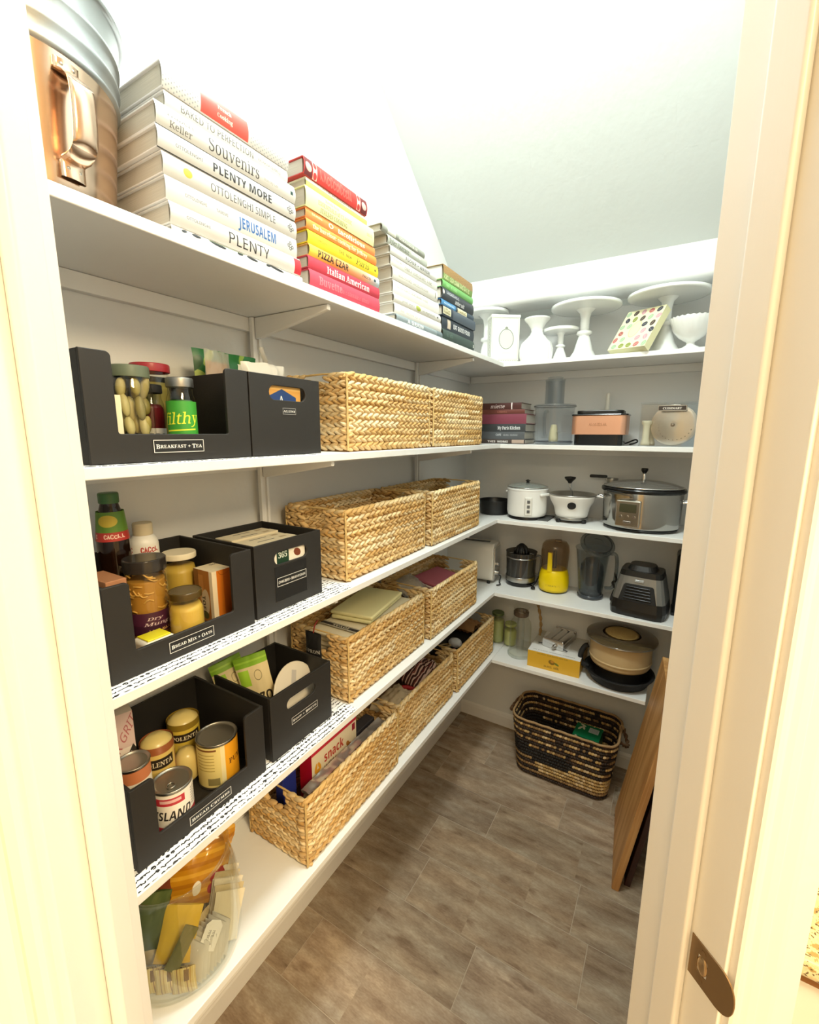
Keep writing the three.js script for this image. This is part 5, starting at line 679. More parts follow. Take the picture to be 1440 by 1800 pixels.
one('power_cord', tube([[0.826, 0.004, 0.11], [0.84, 0.008, 0.09], [0.853, 0.016, 0.07], [0.842, 0.024, 0.05], [0.81, 0.01, 0.045], [0.79, 0.004, 0.06]], 0.0035, 40, 8), M.blackMat, 'coiled black power cord between the copper cooker and the clear case', 'cord', [0, S2, 0]);
// ---------- third back shelf ----------
{
  const t = thing('round_pan', 'plain black round pan in the corner of the third shelf', 'pan', [0.225, S3, 0.14]); part('pan', lathe([[0.0001, 0.004], [0.06, 0.0], [0.072, 0.004], [0.0755, 0.066], [0.0785, 0.07], [0.078, 0.073], [0.074, 0.071], [0.069, 0.008], [0.0001, 0.007]], 56), M.black, t);
}
{
  const t = thing('rice_cooker', 'white rice cooker with a glass lid on the third shelf', 'rice cooker', [0.4, S3, 0.165], -0.35);
  part('foot_ring', cyl(0.083, 0.086, 0.016, 0, 0.008, 0, 48), M.black, t);
  part('body', lathe([[0.0001, 0.014], [0.084, 0.014], [0.09, 0.018], [0.094, 0.035], [0.0945, 0.135], [0.097, 0.14], [0.0975, 0.146], [0.095, 0.149], [0.0001, 0.149]], 64), M.white, t);
  part('lid', lathe([[0.094, 0.15], [0.095, 0.153], [0.092, 0.157], [0.07, 0.164], [0.03, 0.17], [0.0001, 0.171]], 56), phy(0xb6bcb4, 0.08, { transmission: 0.55, thickness: 0 }), t); part('lid_rim', rot(new T.TorusGeometry(0.0945, 0.0026, 8, 64), PI / 2, 0, 0).translate(0, 0.1535, 0), M.chrome, t);
  part('lid_knob', lathe([[0.008, 0.17], [0.007, 0.178], [0.013, 0.182], [0.0001, 0.188]], 20), M.black, t);
  for (const s of [-1, 1]) part('side_handle', tr(rb(0.016, 0.013, 0.066, 0.005), s * 0.1, 0.122, 0), M.white, t);
  const p = part('control_panel', rb(0.034, 0.085, 0.012, 0.004, 0, 0.068, 0), std(0xe2dfd6, 0.4), t); p.position.set(0.062, 0, 0.0735); p.rotation.y = 0.72;
  for (let k = 0; k < 3; k++) { const q = part('button', rb(0.013, 0.014, 0.003, 0.001, 0, 0.045 + k * 0.023, 0.0068), std(0x5b5a58, 0.4), p); }
}
{
  const t = thing('dark_tray', 'small flat dark gray tray between the rice cooker and the food mill', 'tray', [0.494, S3, 0.15]); part('tray', rb(0.05, 0.006, 0.14, 0.0025, 0, 0.003, 0), std(0x4a4a48, 0.6), t);
}
{
  const t = thing('food_mill', 'white food mill with steel bowl, black badge and crank knob', 'food mill', [0.607, S3, 0.145], 0.18);
  part('body', lathe([[0.058, 0.024], [0.07, 0.026], [0.074, 0.04], [0.08, 0.07], [0.097, 0.1], [0.103, 0.118], [0.104, 0.125], [0.1, 0.125], [0.094, 0.105], [0.074, 0.07], [0.06, 0.03]], 56), M.white, t);
  part('steel_bowl', lathe([[0.0995, 0.124], [0.105, 0.126], [0.106, 0.1305], [0.101, 0.132], [0.094, 0.124], [0.07, 0.085], [0.04, 0.07], [0.0001, 0.066]], 56), M.steel, t);
  part('steel_base', lathe([[0.0001, 0.012], [0.07, 0.012], [0.074, 0.014], [0.074, 0.024], [0.07, 0.027], [0.0001, 0.027]], 48), M.brushed, t);
  for (const a of [-0.85, 0.85, PI - 0.6, PI + 0.6]) { const f = part('foot', rb(0.02, 0.018, 0.016, 0.004, 0, 0.009, 0), M.black, t); f.position.set(0.074 * Math.sin(a), 0, 0.074 * Math.cos(a)); f.rotation.y = a; }
  const b = part('badge', rot(cyl(0.0185, 0.0185, 0.007, 0, 0, 0, 32), PI / 2 + 0.5, 0, 0), M.blackMat, t); b.position.set(0, 0.086, 0.0895);
  part('crank', tube([[0.0, 0.08, 0.0], [0.0, 0.128, 0.0], [-0.004, 0.142, 0.002], [-0.012, 0.16, 0.004], [-0.015, 0.182, 0.004]], 0.0032, 30, 8), M.chrome, t);
  part('knob', tr(lathe([[0.0001, 0], [0.007, 0.001], [0.012, 0.01], [0.022, 0.02], [0.0255, 0.026], [0.024, 0.031], [0.0001, 0.034]], 28), -0.015, 0.178, 0.004), M.black, t);
}
{ // slow cooker, oval
  const t = thing('slow_cooker', 'large chrome oval slow cooker with glass lid and control panel', 'slow cooker', [0.897, S3, 0.157], 0); const sz = 0.82; const ov = g => g.scale(1, 1, sz);
  part('base', ov(lathe([[0.0001, 0.002], [0.13, 0], [0.142, 0.004], [0.146, 0.014], [0.0001, 0.016]], 72)), M.black, t);
  part('steel_shell', ov(lathe([[0.142, 0.012], [0.15, 0.02], [0.152, 0.05], [0.155, 0.14], [0.156, 0.162], [0.15, 0.165]], 80)), std(0xa9a7a2, 0.13, { metalness: 1 }), t);
  part('crock_rim', ov(lathe([[0.15, 0.163], [0.162, 0.165], [0.1645, 0.172], [0.162, 0.181], [0.15, 0.183], [0.146, 0.172]], 80)), M.blackGloss, t);
  part('glass_lid', ov(lathe([[0.152, 0.184], [0.152, 0.188], [0.12, 0.2], [0.07, 0.21], [0.02, 0.214], [0.0001, 0.214]], 72)), phy(0x9c968c, 0.05, { transmission: 0.6, thickness: 0 }), t);
  part('lid_rim', tr(new T.TorusGeometry(0.1535, 0.003, 8, 80).rotateX(PI / 2).scale(1, 1, sz), 0, 0.186, 0), M.chrome, t);
  part('lid_knob', lathe([[0.0085, 0.212], [0.009, 0.228], [0.007, 0.236], [0.0065, 0.24], [0.0125, 0.252], [0.0135, 0.258], [0.011, 0.26], [0.0001, 0.26]], 24), M.chrome, t); part('knob_cap', lathe([[0.0068, 0.241], [0.013, 0.252], [0.014, 0.259], [0.012, 0.2625], [0.0001, 0.263]], 24), M.black, t);
  const p = part('control_panel', rb(0.096, 0.112, 0.014, 0.006, 0, 0, 0, 3), std(0xb7b1a6, 0.2, { metalness: 1 }), t); p.position.set(-0.04, 0.08, 0.1255); p.rotation.y = -0.18;
  part('display', rb(0.066, 0.036, 0.004, 0.0015, 0, 0.024, 0.0065), std(0x46432f, 0.15), p);
  for (let k = 0; k < 3; k++) part('button', tr(rot(cyl(0.0058, 0.0062, 0.005, 0, 0, 0, 18), PI / 2, 0, 0), -0.026 + k * 0.026, -0.012, 0.0085), M.chrome, p); part('button', rb(0.03, 0.009, 0.004, 0.002, 0, -0.034, 0.0075), M.chrome, p);
  for (const s of [-1, 1]) part('side_handle', tube([[s * 0.152, 0.128, 0.026], [s * 0.178, 0.132, 0.026], [s * 0.18, 0.126, 0.012], [s * 0.18, 0.126, -0.012], [s * 0.178, 0.132, -0.026], [s * 0.152, 0.128, -0.026]], 0.0055, 36, 8), M.chrome, t);
}
{ // pan handle behind
  const t = thing('saucepan', 'narrow steel milk pan with a black handle behind the slow cooker', 'saucepan', [0.76, S3, 0.032]);
  part('handle', rb(0.078, 0.014, 0.022, 0.006, -0.062, 0.208, 0, 3), M.black, t); part('handle_mount', rod([-0.03, 0.207, 0], [-0.024, 0.19, 0], 0.004), M.steel, t);
  part('pan', lathe([[0.0001, 0.002], [0.021, 0], [0.024, 0.004], [0.024, 0.198], [0.026, 0.202], [0.022, 0.202], [0.022, 0.006], [0.0001, 0.005]], 40), M.steel, t);
}
// ---------- fourth back shelf ----------
{
  const t = thing('toaster', 'cream toaster with chrome side in the corner of the fourth shelf', 'toaster', [0.118, S4, 0.14], 0.1);
  { const s = ext(rrect(0.14, 0.2, 0.035), 0.25, 0.004, 10); s.rotateY(PI / 2); s.translate(-0.125, 0.112, 0); part('body', s, std(0xe7e2d6, 0.3), t); }
  part('end_plate', rb(0.006, 0.17, 0.11, 0.003, 0.128, 0.112, 0), std(0xcfcac0, 0.22, { metalness: 0.6 }), t);
  part('slot', rb(0.19, 0.003, 0.026, 0.001, -0.005, 0.2125, 0.005), M.blackGloss, t);
  part('lever', rb(0.014, 0.012, 0.024, 0.003, 0.138, 0.1, 0.01), M.chrome, t); part('dial', tr(rot(cyl(0.012, 0.013, 0.012, 0, 0, 0, 24), 0, 0, PI / 2), 0.136, 0.048, 0.0), M.chrome, t);
  for (const x of [-0.1, 0.1]) for (const z of [-0.05, 0.05]) part('foot', cyl(0.008, 0.009, 0.013, x, 0.0065, z, 14), M.black, t);
  part('cord', tube([[0.13, 0.035, -0.01], [0.152, 0.03, 0.0], [0.152, 0.01, 0.03], [0.165, 0.006, 0.06], [0.15, 0.006, 0.08]], 0.003, 30, 8), M.blackMat, t);
}
{
  const t = thing('citrus_juicer', 'black electric citrus juicer with steel band on the fourth shelf', 'juicer', [0.364, S4, 0.09], 0);
  part('base', lathe([[0.0001, 0], [0.068, 0.001], [0.074, 0.006], [0.076, 0.022], [0.073, 0.024]], 48), M.blackGloss, t);
  part('steel_band', lathe([[0.074, 0.022], [0.0765, 0.024], [0.0765, 0.046], [0.074, 0.048]], 48), M.steel, t);
  part('body', lathe([[0.073, 0.046], [0.072, 0.06], [0.071, 0.14], [0.073, 0.146], [0.0001, 0.146]], 48), M.blackGloss, t);
  part('pitcher', lathe([[0.0735, 0.05], [0.0745, 0.1], [0.078, 0.17], [0.0795, 0.174]], 48), phy(0x6d6a66, 0.06, { transmission: 0.7, thickness: 0 }), t);
  part('rim', tr(rot(new T.TorusGeometry(0.075, 0.004, 8, 56), PI / 2, 0, 0), 0, 0.147, 0), M.chrome, t);
  const g = lathe([[0.036, 0.148], [0.038, 0.158], [0.034, 0.178], [0.024, 0.2], [0.01, 0.213], [0.0001, 0.216]], 60), p = g.attributes.position; for (let i = 0; i < p.count; i++) { const a = Math.atan2(p.getX(i), p.getZ(i)), k = 1 + 0.09 * Math.cos(a * 10); p.setX(i, p.getX(i) * k); p.setZ(i, p.getZ(i) * k); } g.computeVertexNormals(); part('reamer', g, M.blackGloss, t);
  part('handle', tube([[0.076, 0.16, 0], [0.1, 0.156, 0], [0.102, 0.1, 0], [0.092, 0.06, 0], [0.075, 0.06, 0]], 0.006, 30, 8), phy(0x8a8782, 0.08, { transmission: 0.6, thickness: 0 }), t);
}
{
  const t = thing('mini_chopper', 'bright yellow mini chopper with a smoky clear bowl', 'chopper', [0.537, S4, 0.105], 0.15); const yel = std(0xf2d200, 0.32);
  part('foot_ring', lathe([[0.0001, 0], [0.062, 0.001], [0.067, 0.006], [0.0001, 0.008]], 40), M.black, t);
  part('base', lathe([[0.0001, 0.007], [0.067, 0.007], [0.0715, 0.02], [0.073, 0.05], [0.07, 0.085], [0.064, 0.108], [0.058, 0.116], [0.0001, 0.116]], 48), yel, t);
  part('bowl', lathe([[0.0575, 0.114], [0.062, 0.118], [0.066, 0.18], [0.0665, 0.21], [0.063, 0.235], [0.05, 0.252], [0.02, 0.258], [0.0001, 0.258]], 48), phy(0xd6c6ac, 0.06, { transmission: 0.95, thickness: 0 }), t);
  part('spout', rb(0.034, 0.012, 0.03, 0.005, 0.012, 0.258, 0.012), phy(0x6a5335, 0.2), t);
  part('yellow_column', rb(0.023, 0.098, 0.014, 0.004, -0.018, 0.158, 0.058), yel, t);
  part('blade_shaft', cyl(0.008, 0.01, 0.09, 0, 0.16, 0, 18), M.blackMat, t);
  part('lettering', (() => { const g = wrap(0.0722, 0.012, cellB(300, 40, (q, w, h) => { fill(q, '#ecca00', w, h); scr(q, 70, 20, 150, 26, '#8f7a00'); }), 0.036, -0.5, 1.0, 10, 0.0731); return g; })(), sheetB.mat(0.35), t);
}
one('appliance_cord', tube([[0.43, 0.004, 0.11], [0.45, 0.006, 0.135], [0.456, 0.007, 0.16], [0.44, 0.006, 0.15], [0.446, 0.02, 0.1], [0.455, 0.05, 0.05]], 0.0035, 40, 8), M.blackMat, 'black cord lying between the juicer and the yellow chopper', 'cord', [0, S4, 0]);
{
  const t = thing('blender_pitcher', 'tall smoky clear blender pitcher with a tilted lid on the fourth shelf', 'pitcher', [0.711, S4, 0.105], 0.1);
  const sq = (w0, w1, y0, y1) => { const g = new T.CylinderGeometry(w1 * 0.7071, w0 * 0.7071, y1 - y0, 4, 6, true, PI / 4); return tr(clean(g), 0, (y0 + y1) / 2, 0); };
  { const prof = [[0.052, 0.002], [0.054, 0.02], [0.06, 0.09], [0.068, 0.17], [0.076, 0.235], [0.079, 0.243]]; const g = lathe(prof, 48), p = g.attributes.position; for (let i = 0; i < p.count; i++) { const x = p.getX(i), z = p.getZ(i), r = Math.hypot(x, z), a = Math.atan2(x, z), k = 1 / Math.pow(Math.pow(Math.abs(Math.cos(a)), 5) + Math.pow(Math.abs(Math.sin(a)), 5), 0.2); p.setX(i, x * (0.55 + 0.45 * k)); p.setZ(i, z * (0.55 + 0.45 * k)); } g.computeVertexNormals(); part('pitcher', g, phy(0xd6dbde, 0.05, { transmission: 1, thickness: 0 }), t); }
  part('inner_cup', lathe([[0.0001, 0.004], [0.046, 0.004], [0.048, 0.03], [0.054, 0.12], [0.05, 0.16], [0.03, 0.19], [0.0001, 0.195]], 40), phy(0xb4bbc1, 0.08, { transmission: 0.88, thickness: 0 }), t);
  part('base_ring', lathe([[0.0001, 0], [0.05, 0], [0.058, 0.004], [0.059, 0.016], [0.05, 0.018]], 40), phy(0x565c63, 0.1, { transmission: 0.4, thickness: 0 }), t);
  part('handle', tube([[0.074, 0.225, 0.01], [0.1, 0.22, 0.012], [0.106, 0.15, 0.014], [0.096, 0.07, 0.012], [0.062, 0.055, 0.008]], 0.008, 34, 10), phy(0xc4cace, 0.06, { transmission: 0.95, thickness: 0 }), t);
  const lid = part('lid', [lathe([[0.076, -0.004], [0.078, 0.004], [0.074, 0.01], [0.05, 0.012], [0.046, 0.006], [0.03, 0.006], [0.028, 0.012], [0.0001, 0.012]], 48), tr(rot(new T.TorusGeometry(0.062, 0.003, 6, 48), PI / 2, 0, 0), 0, 0.012, 0)], phy(0xa9b0b5, 0.08, { transmission: 0.85, thickness: 0 }), t); lid.position.set(0.016, 0.262, 0.008); lid.rotation.set(0.62, 0.2, -0.22); 
}
{
  const t = thing('blender', 'black and silver blender motor base at the right of the fourth shelf', 'blender', [0.93, S4, 0.178], -0.1);
  const frus = (w0, d0, w1, d1, y0, y1, r) => { const n = 40, P = [], I = []; for (const [w, d, y] of [[w0, d0, y0], [w1, d1, y1]]) for (let i = 0; i < n; i++) { const a = 2 * PI * i / n, c = Math.cos(a), s = Math.sin(a), k = 1 / Math.pow(Math.pow(Math.abs(c), r) + Math.pow(Math.abs(s), r), 1 / r); P.push(w / 2 * c * k, y, d / 2 * s * k); } for (let i = 0; i < n; i++) { const j = (i + 1) % n; I.push(i, n + i, j, j, n + i, n + j); } P.push(0, y1, 0, 0, y0, 0); for (let i = 0; i < n; i++) { const j = (i + 1) % n; I.push(n + i, 2 * n, n + j, j, 2 * n + 1, i); } let g = new T.BufferGeometry(); g.setAttribute('position', new T.Float32BufferAttribute(P, 3)); g.setIndex(I); g = g.toNonIndexed(); g.computeVertexNormals(); return g; };
  part('foot', [frus(0.216, 0.19, 0.222, 0.196, 0, 0.03, 6), frus(0.222, 0.196, 0.212, 0.186, 0.03, 0.07, 6)], M.black, t);
  part('silver_shell', frus(0.212, 0.184, 0.172, 0.142, 0.07, 0.172, 6), std(0x8f8f8c, 0.35, { metalness: 0.7 }), t);
  part('top', [frus(0.17, 0.14, 0.16, 0.13, 0.172, 0.196, 6), frus(0.12, 0.11, 0.1, 0.09, 0.196, 0.216, 3)], M.black, t);
  const sl = Math.atan2(0.021, 0.102);
  const pn = part('front_panel', [(() => { const s = ext(shp([[-0.074, 0], [0.074, 0], [0.058, 0.07], [0.052, 0.076], [-0.052, 0.076], [-0.058, 0.07]]), 0.008, 0.002); return s; })()], M.blackMat, t); pn.position.set(0.0, 0.066, 0.0885); pn.rotation.x = -sl;
  for (let k = 0; k < 5; k++) part('groove_bar', rb(0.108 - k * 0.004, 0.006, 0.006, 0.0025, 0, 0.014 + k * 0.0125, 0.0098), M.blackGloss, pn);
  const bd = part('badge', rb(0.034, 0.011, 0.003, 0.001, 0, 0, 0), M.chrome, t); bd.position.set(0, 0.157, 0.0775); bd.rotation.x = -sl;
}
one('bundled_cord', tube([[0.82, 0.12, 0.12], [0.812, 0.13, 0.09], [0.82, 0.1, 0.1], [0.806, 0.09, 0.115], [0.82, 0.06, 0.11], [0.812, 0.04, 0.08], [0.806, 0.01, 0.12], [0.82, 0.005, 0.08], [0.83, 0.1, 0.06]], 0.005, 90, 8), M.blackMat, 'bundled black cord between the clear pitcher and the blender base', 'cord', [0, S4, 0]);
{ const t = thing('tall_appliance', 'tall narrow black appliance at the right end of the fourth shelf', 'appliance', [1.082, S4, 0.1]); part('body', rb(0.06, 0.27, 0.12, 0.014, 0, 0.138, 0, 3), M.black, t); part('foot', rb(0.066, 0.012, 0.126, 0.004, 0, 0.006, 0), M.blackMat, t); }
// ---------- lowest back shelf ----------
jar({ label: 'pale yellow green jar beside the glass carafe on the lowest shelf', pos: [0.325, S5, 0.09], r: 0.034, h: 0.125, lidMat: std(0xb9c178, 0.4), content: std(0xccd08a, 0.5), contentTop: 0.8 });
jar({ label: 'taller green jar in the lowest shelf corner behind the pale one', pos: [0.25, S5, 0.085], r: 0.036, h: 0.17, lidMat: std(0x5d6f3f, 0.4), content: std(0xb6bd7c, 0.5), contentTop: 0.82 });
{
  const t = thing('glass_carafe', 'clear glass carafe with a narrow neck on the lowest shelf', 'carafe', [0.402, S5, 0.17], 0);
  part('glass', lathe([[0.0001, 0.004], [0.054, 0.001], [0.058, 0.0], [0.061, 0.004], [0.061, 0.016], [0.055, 0.022], [0.054, 0.03], [0.054, 0.16], [0.05, 0.182], [0.038, 0.2], [0.033, 0.22], [0.036, 0.25], [0.041, 0.262]], 56), M.glass, t);
  part('foot_ring', lathe([[0.056, 0.001], [0.0615, 0.003], [0.0615, 0.014], [0.056, 0.017]], 56), M.clear, t); part('inner_tube', lathe([[0.02, 0.03], [0.02, 0.17], [0.016, 0.2]], 28), M.clear, t);
  part('neck_band', lathe([[0.0345, 0.214], [0.0375, 0.217], [0.0385, 0.236], [0.0355, 0.24]], 40), phy(0x7a6a5c, 0.15, { transmission: 0.5, thickness: 0 }), t);
}
{ const t = thing('rope_handle', 'twisted tan rope loop hanging behind the carafe', 'rope', [0.468, S5, 0.07]); for (const s of [0, PI]) part('strand', tube(Array.from({ length: 40 }, (_, i) => { const v = i / 39, a = v * 22 + s; return [0.022 * Math.sin(v * PI) + 0.0042 * Math.cos(a) - 0.01, 0.004 + 0.25 * v, 0.0042 * Math.sin(a)]; }), 0.0042, 90, 7), std(0xb08d5c, 0.8), t); }
{ // pasta roller gift box
  const t = thing('pasta_roller_box', 'yellow and white box with a chrome pasta roller pictured on top', 'box', [0.588, S5, 0.128], 0.02); const W = 0.244, H = 0.084, D = 0.255;
  const fr = cellB(420, 150, (g, w, h) => { fill(g, '#dfae2e', w, h); g.fillStyle = '#8c6a1e'; g.beginPath(); g.ellipse(200, 70, 26, 20, 0.3, 0, 7); g.fill(); g.fillStyle = '#c98d2c'; g.beginPath(); g.ellipse(204, 62, 14, 12, 0, 0, 7); g.fill(); g.fillStyle = '#6f7a2c'; g.beginPath(); g.ellipse(240, 78, 20, 9, 0.5, 0, 7); g.fill(); scr(g, 140, 116, 130, 22, '#8a6416'); scr(g, 80, 16, 250, 12, '#a88024'); });
  const tp = cellB(420, 440, (g, w, h) => { fill(g, '#eceae4', w, h); g.fillStyle = '#c9c4b6'; g.fillRect(0, 0, 60, 300); g.fillStyle = '#d8d4c9'; g.fillRect(300, 0, 120, 260); scr(g, 40, 400, 330, 14, '#9a968c'); }); const sd = flat(sheetB, '#d2a63c');
  part('carton_box', printedBox(W, H, D, [sd, sd, tp, sd, fr, sd], 0, H / 2, 0), sheetB.mat(0.4), t);
}
{
  const t = thing('pasta_roller', 'chrome pasta roller lying on top of the yellow box', 'pasta roller', [0.585, S5 + 0.0845, 0.105], -0.18);
  for (const x of [-0.034, 0, 0.034]) part('roller_cover', tr(rot(new T.CapsuleGeometry(0.0175, 0.13, 6, 20), PI / 2, 0, 0), x, 0.03, 0), M.chrome, t);
  part('housing', rb(0.105, 0.022, 0.155, 0.006, 0, 0.011, 0), M.steel, t); for (const z of [-0.082, 0.082]) part('end_plate', rb(0.108, 0.048, 0.012, 0.006, 0, 0.024, z), M.chrome, t);
  part('drive_socket', tr(rot(cyl(0.007, 0.011, 0.022, 0, 0, 0, 18), PI / 2, 0, 0), 0.012, 0.016, 0.098), M.steel, t);
  for (const s of [-1, 1]) part('clamp_screw', rod([s * 0.054, 0.01, 0.08], [s * 0.074, 0.008, 0.082], 0.0025), M.black, t);
}
{
  const t = thing('black_skillet', 'wide black skillet with a loop handle under the tan casserole', 'skillet', [0.868, S5, 0.155]);
  part('pan', lathe([[0.0001, 0.004], [0.115, 0.0], [0.122, 0.003], [0.138, 0.03], [0.142, 0.044], [0.15, 0.046], [0.151, 0.05], [0.14, 0.051], [0.132, 0.036], [0.118, 0.012], [0.0001, 0.01]], 72), M.blackMat, t);
  part('handle', tube([[-0.13, 0.045, 0.04], [-0.158, 0.06, 0.045], [-0.164, 0.1, 0.04], [-0.15, 0.135, 0.03], [-0.138, 0.14, 0.02]], 0.012, 30, 10), M.blackMat, t);
}
{
  const t = thing('casserole', 'tan stoneware casserole with a dark glass lid on the black skillet', 'casserole', [0.868, S5 + 0.0105, 0.15]); const tan = std(0xcdb283, 0.45);
  part('stand_ring', cyl(0.1, 0.1, 0.07, 0, 0.035, 0, 48), M.blackMat, t);
  part('crock', lathe([[0.0001, 0.07], [0.11, 0.07], [0.124, 0.074], [0.129, 0.084], [0.131, 0.11], [0.131, 0.19], [0.127, 0.192], [0.0001, 0.192]], 72), tan, t); part('crock_band', lathe([[0.1305, 0.098], [0.1335, 0.1], [0.1335, 0.106], [0.1305, 0.108]], 72), tan, t);
  part('lid', lathe([[0.08, 0.207], [0.12, 0.203], [0.148, 0.198], [0.151, 0.2], [0.15, 0.204], [0.12, 0.21], [0.082, 0.214], [0.08, 0.207]], 72), phy(0x55472f, 0.08, { clearcoat: 1 }), t);
  part('lid_ring', tr(rot(new T.TorusGeometry(0.147, 0.004, 8, 72), PI / 2, 0, 0), 0, 0.197, 0), M.steel, t);
  part('woven_centre', lathe([[0.0001, 0.225], [0.03, 0.224], [0.06, 0.219], [0.08, 0.21], [0.0001, 0.2]], 48), std(0xc9ab6a, 0.9, { bumpMap: bumpOrange, bumpScale: 0.002 }), t);
}
// ---------- floor: dark basket, mint box, wooden boards ----------
{
  const t = thing('storage_basket', 'dark brown and natural woven floor basket with rope handles', 'basket', [0.66, 0.001, 0.185]); const r = rng(21), H = 0.3, rows = 17, pitch = H / rows;
  const dark = [0x2a1c12, 0x37261a, 0x1f150e].map(c => new T.Color(c)), nat = [0xcaa86c, 0xb8945a, 0xd6b98a].map(c => new T.Color(c)), mid = [0x8a6a42, 0x9a7a4e].map(c => new T.Color(c)), blk = [0x15120f, 0x1c1814].map(c => new T.Color(c));
  const pick = a => a[Math.floor(r() * a.length)];
  for (let k = 0; k < rows; k++) {
    const f = (k + 0.5) / rows, L = 0.425 + 0.065 * f, D = 0.235 + 0.035 * f, path = loopPath(L, D, 0.055 + 0.01 * f), n = Math.round(path.total / 0.0125), list = [];
    for (let i = 0; i < n; i++) { const p = path.at(i * path.total / n + k * 0.006), s = p.x / L + 0.5; let set = dark; const y = f; const wave = 0.47 - 0.16 * s; // dark swoosh over a natural field
      if (y > wave + 0.12) set = (k % 2 ? (r() < 0.55 ? nat : r() < 0.7 ? mid : dark) : dark); else if (y > wave - 0.14 + 0.13 * s && p.z > -0.5) set = s < 0.62 + 0.3 * (y - wave) ? blk : (k % 2 ? nat : dark); else if (y < 0.1) set = k % 2 ? mid : dark; else set = s > 0.22 + 0.2 * (0.4 - y) ? (y < 0.2 && k % 2 ? dark : nat) : (k % 2 ? mid : dark);
      const c = pick(set).clone().multiplyScalar(0.8 + 0.4 * r()); list.push({ x: p.x, y: (k + 0.5) * pitch + 0.003, z: p.z, n: p.n, tilt: 0.42 * (k % 2 ? 1 : -1), a: 0.0096, b: 0.0072, c: 0.0058, color: c }); }
    part('woven_row', lobes(list), M.weave, t);
  }
  { const P = []; const L = []; const N = 72; const p0 = loopPath(0.425, 0.235, 0.055), p1 = loopPath(0.488, 0.268, 0.065); const g = new T.BufferGeometry(), A = [], I = []; for (let i = 0; i < N; i++) { const a = p0.at(i * p0.total / N), b = p1.at(i * p1.total / N); A.push(a.x, 0.004, a.z, b.x, H - 0.002, b.z); } for (let i = 0; i < N; i++) { const a = 2 * i, b = 2 * ((i + 1) % N); I.push(a, b, a + 1, b, b + 1, a + 1); } A.push(0, 0.006, 0); for (let i = 0; i < N; i++) I.push(2 * i, 2 * N, 2 * ((i + 1) % N)); g.setAttribute('position', new T.Float32BufferAttribute(A, 3)); g.setIndex(I); g.computeVertexNormals(); part('wicker_core', g, std(0x2a1d12, 0.9), t); }
  const rp = loopPath(0.49, 0.27, 0.065); part('rim', tube(Array.from({ length: 80 }, (_, i) => { const p = rp.at(i * rp.total / 80); return [p.x, H + 0.002 + 0.0012 * Math.sin(i * 1.7), p.z]; }), 0.0058, 200, 7, true), std(0xa5845a, 0.7), t);
  for (const s of [-1, 1]) { const h = part('rope_handle', [0, PI].map(ph => tube(Array.from({ length: 44 }, (_, i) => { const v = i / 43, a = v * 20 + ph, th = PI * v; return [s * (0.252 + 0.026 * Math.sin(th)) + 0.0045 * Math.cos(a), H - 0.006 - 0.04 * Math.sin(th) + 0.0045 * Math.sin(a), -0.06 + 0.12 * v]; }), 0.0052, 90, 7)), std(0x6b4c2e, 0.8), t); part('binding', tube([[s * 0.243, H + 0.007, -0.058], [s * 0.254, H - 0.004, -0.056], [s * 0.246, H - 0.03, -0.056], [s * 0.238, H - 0.01, -0.058]], 0.004, 20, 6, true), std(0xc2a275, 0.8), h); }
  one('folded_throw', foldedCloth(0.36, 0.19, 4, 0.024, 51, 0.006), std(0x17130f, 0.95), 'black folded cloth lying in the bottom of the dark floor basket', 'cloth', [0.655, 0.012, 0.185]);
  const top = cellB(200, 220, (g, w, h) => { fill(g, '#0f7a4a', w, h); g.save(); g.translate(w, h); g.rotate(PI); txt(g, 'mini', 16, 190, 50, '#eef3ec', 'sans-serif', 'bold'); g.fillStyle = '#cfd4cc'; g.fillRect(24, 84, 74, 64); g.fillStyle = '#9aa39b'; for (let k = 0; k < 5; k++) g.fillRect(30, 92 + k * 11, 62, 4); g.fillStyle = '#e6e2c6'; for (const [x, y, q] of [[150, 150, 0.4], [140, 120, 1.2], [164, 104, 2]]) { g.beginPath(); g.ellipse(x, y, 26, 10, q, 0, 7); g.fill(); } g.restore(); });
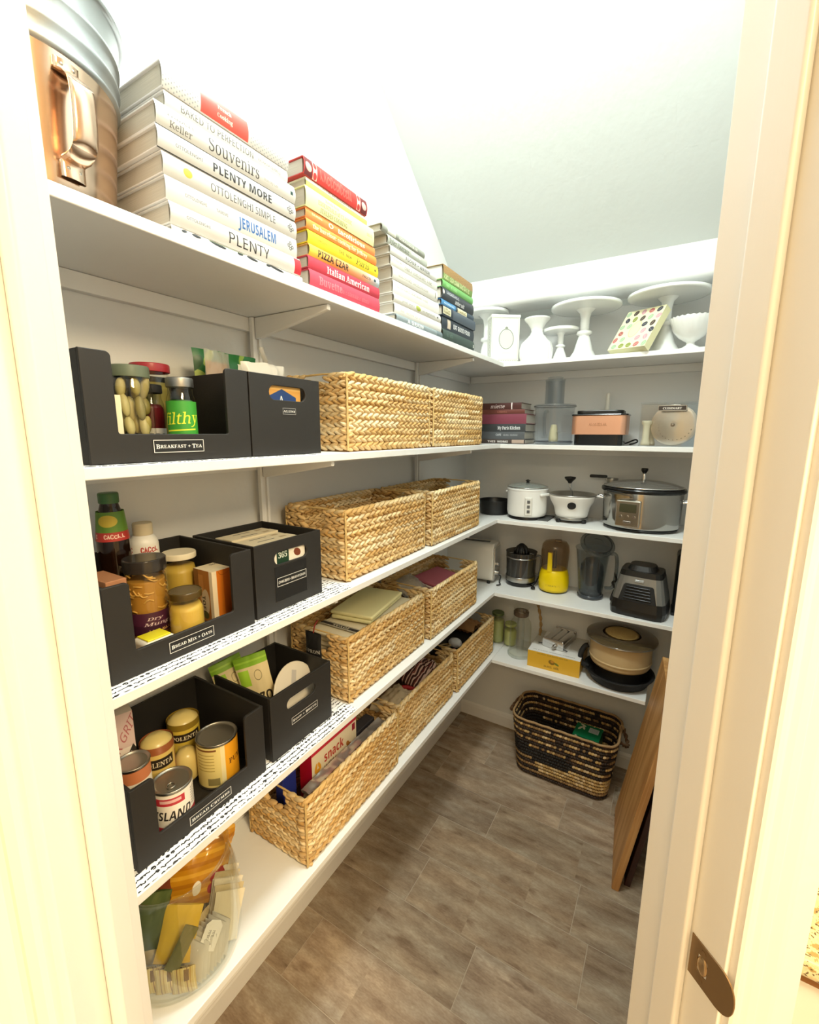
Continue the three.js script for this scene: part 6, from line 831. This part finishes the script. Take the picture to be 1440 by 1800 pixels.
  const fr = cellB(200, 130, (g, w, h) => { fill(g, '#0c6a40', w, h); g.fillStyle = '#e6e2c6'; for (const [x, y, q] of [[70, 40, 0.4], [40, 20, 0.8]]) { g.beginPath(); g.ellipse(x, y, 30, 9, q, 0, 7); g.fill(); } g.fillStyle = '#d9a13c'; g.beginPath(); g.ellipse(120, 70, 22, 14, 0, 0, 7); g.fill(); }); const sd = flat(sheetB, '#0d6f44');
  const b = thing('tea_box', 'green carton with pale leaf print lettered mini inside the dark floor basket', 'box', [0.756, 0.1125, 0.1], -0.06); part('carton_box', printedBox(0.124, 0.098, 0.142, [sd, sd, top, sd, fr, sd], 0, 0.049, 0), sheetB.mat(0.35), b);
}
{ // big wooden board leaning to the right, a dark board behind it
  const oak = woodTex(2.7, [176, 122, 66], [222, 174, 112], 2, 3), oakM = std(0xffffff, 0.5, { map: oak });
  const A = new T.Vector3(0.95, 0.001, 0.71), e1 = new T.Vector3(-0.033, 0, -0.41).normalize(), up0 = new T.Vector3(0.093, 0.632, -0.055).normalize();
  const up = up0.clone().sub(e1.clone().multiplyScalar(up0.dot(e1))).normalize(), n = new T.Vector3().crossVectors(e1, up).normalize();   // n points toward the wall side or room side
  const out = n.x > 0 ? n : n.clone().multiplyScalar(-1);
  const place = (o, p) => { const m = new T.Matrix4().makeBasis(e1, up, new T.Vector3().crossVectors(e1, up)); o.quaternion.setFromRotationMatrix(m); o.position.copy(p); };
  const g = metric(rb(0.41, 0.79, 0.026, 0.004, 0.205, 0.395, 0, 2), 1); const a = g.attributes.uv; for (let i = 0; i < a.count; i++) { const u = a.getX(i), v = a.getY(i); a.setXY(i, v * 1.2, u * 3); }
  const b = one('wooden_board', g, oakM, 'thick oak board leaning to the right beside the lowest shelf end', 'board'); place(b, A.clone().addScaledVector(out, 0.013));
  const d = one('wooden_board', rb(0.36, 0.74, 0.02, 0.003, 0.2, 0.37, 0, 2), std(0x3a1a10, 0.5), 'dark reddish brown board leaning behind the oak board', 'board'); place(d, A.clone().add(new T.Vector3(0.02, 0, -0.02)).addScaledVector(out, 0.032));
}
renderer.render(scene, camera);
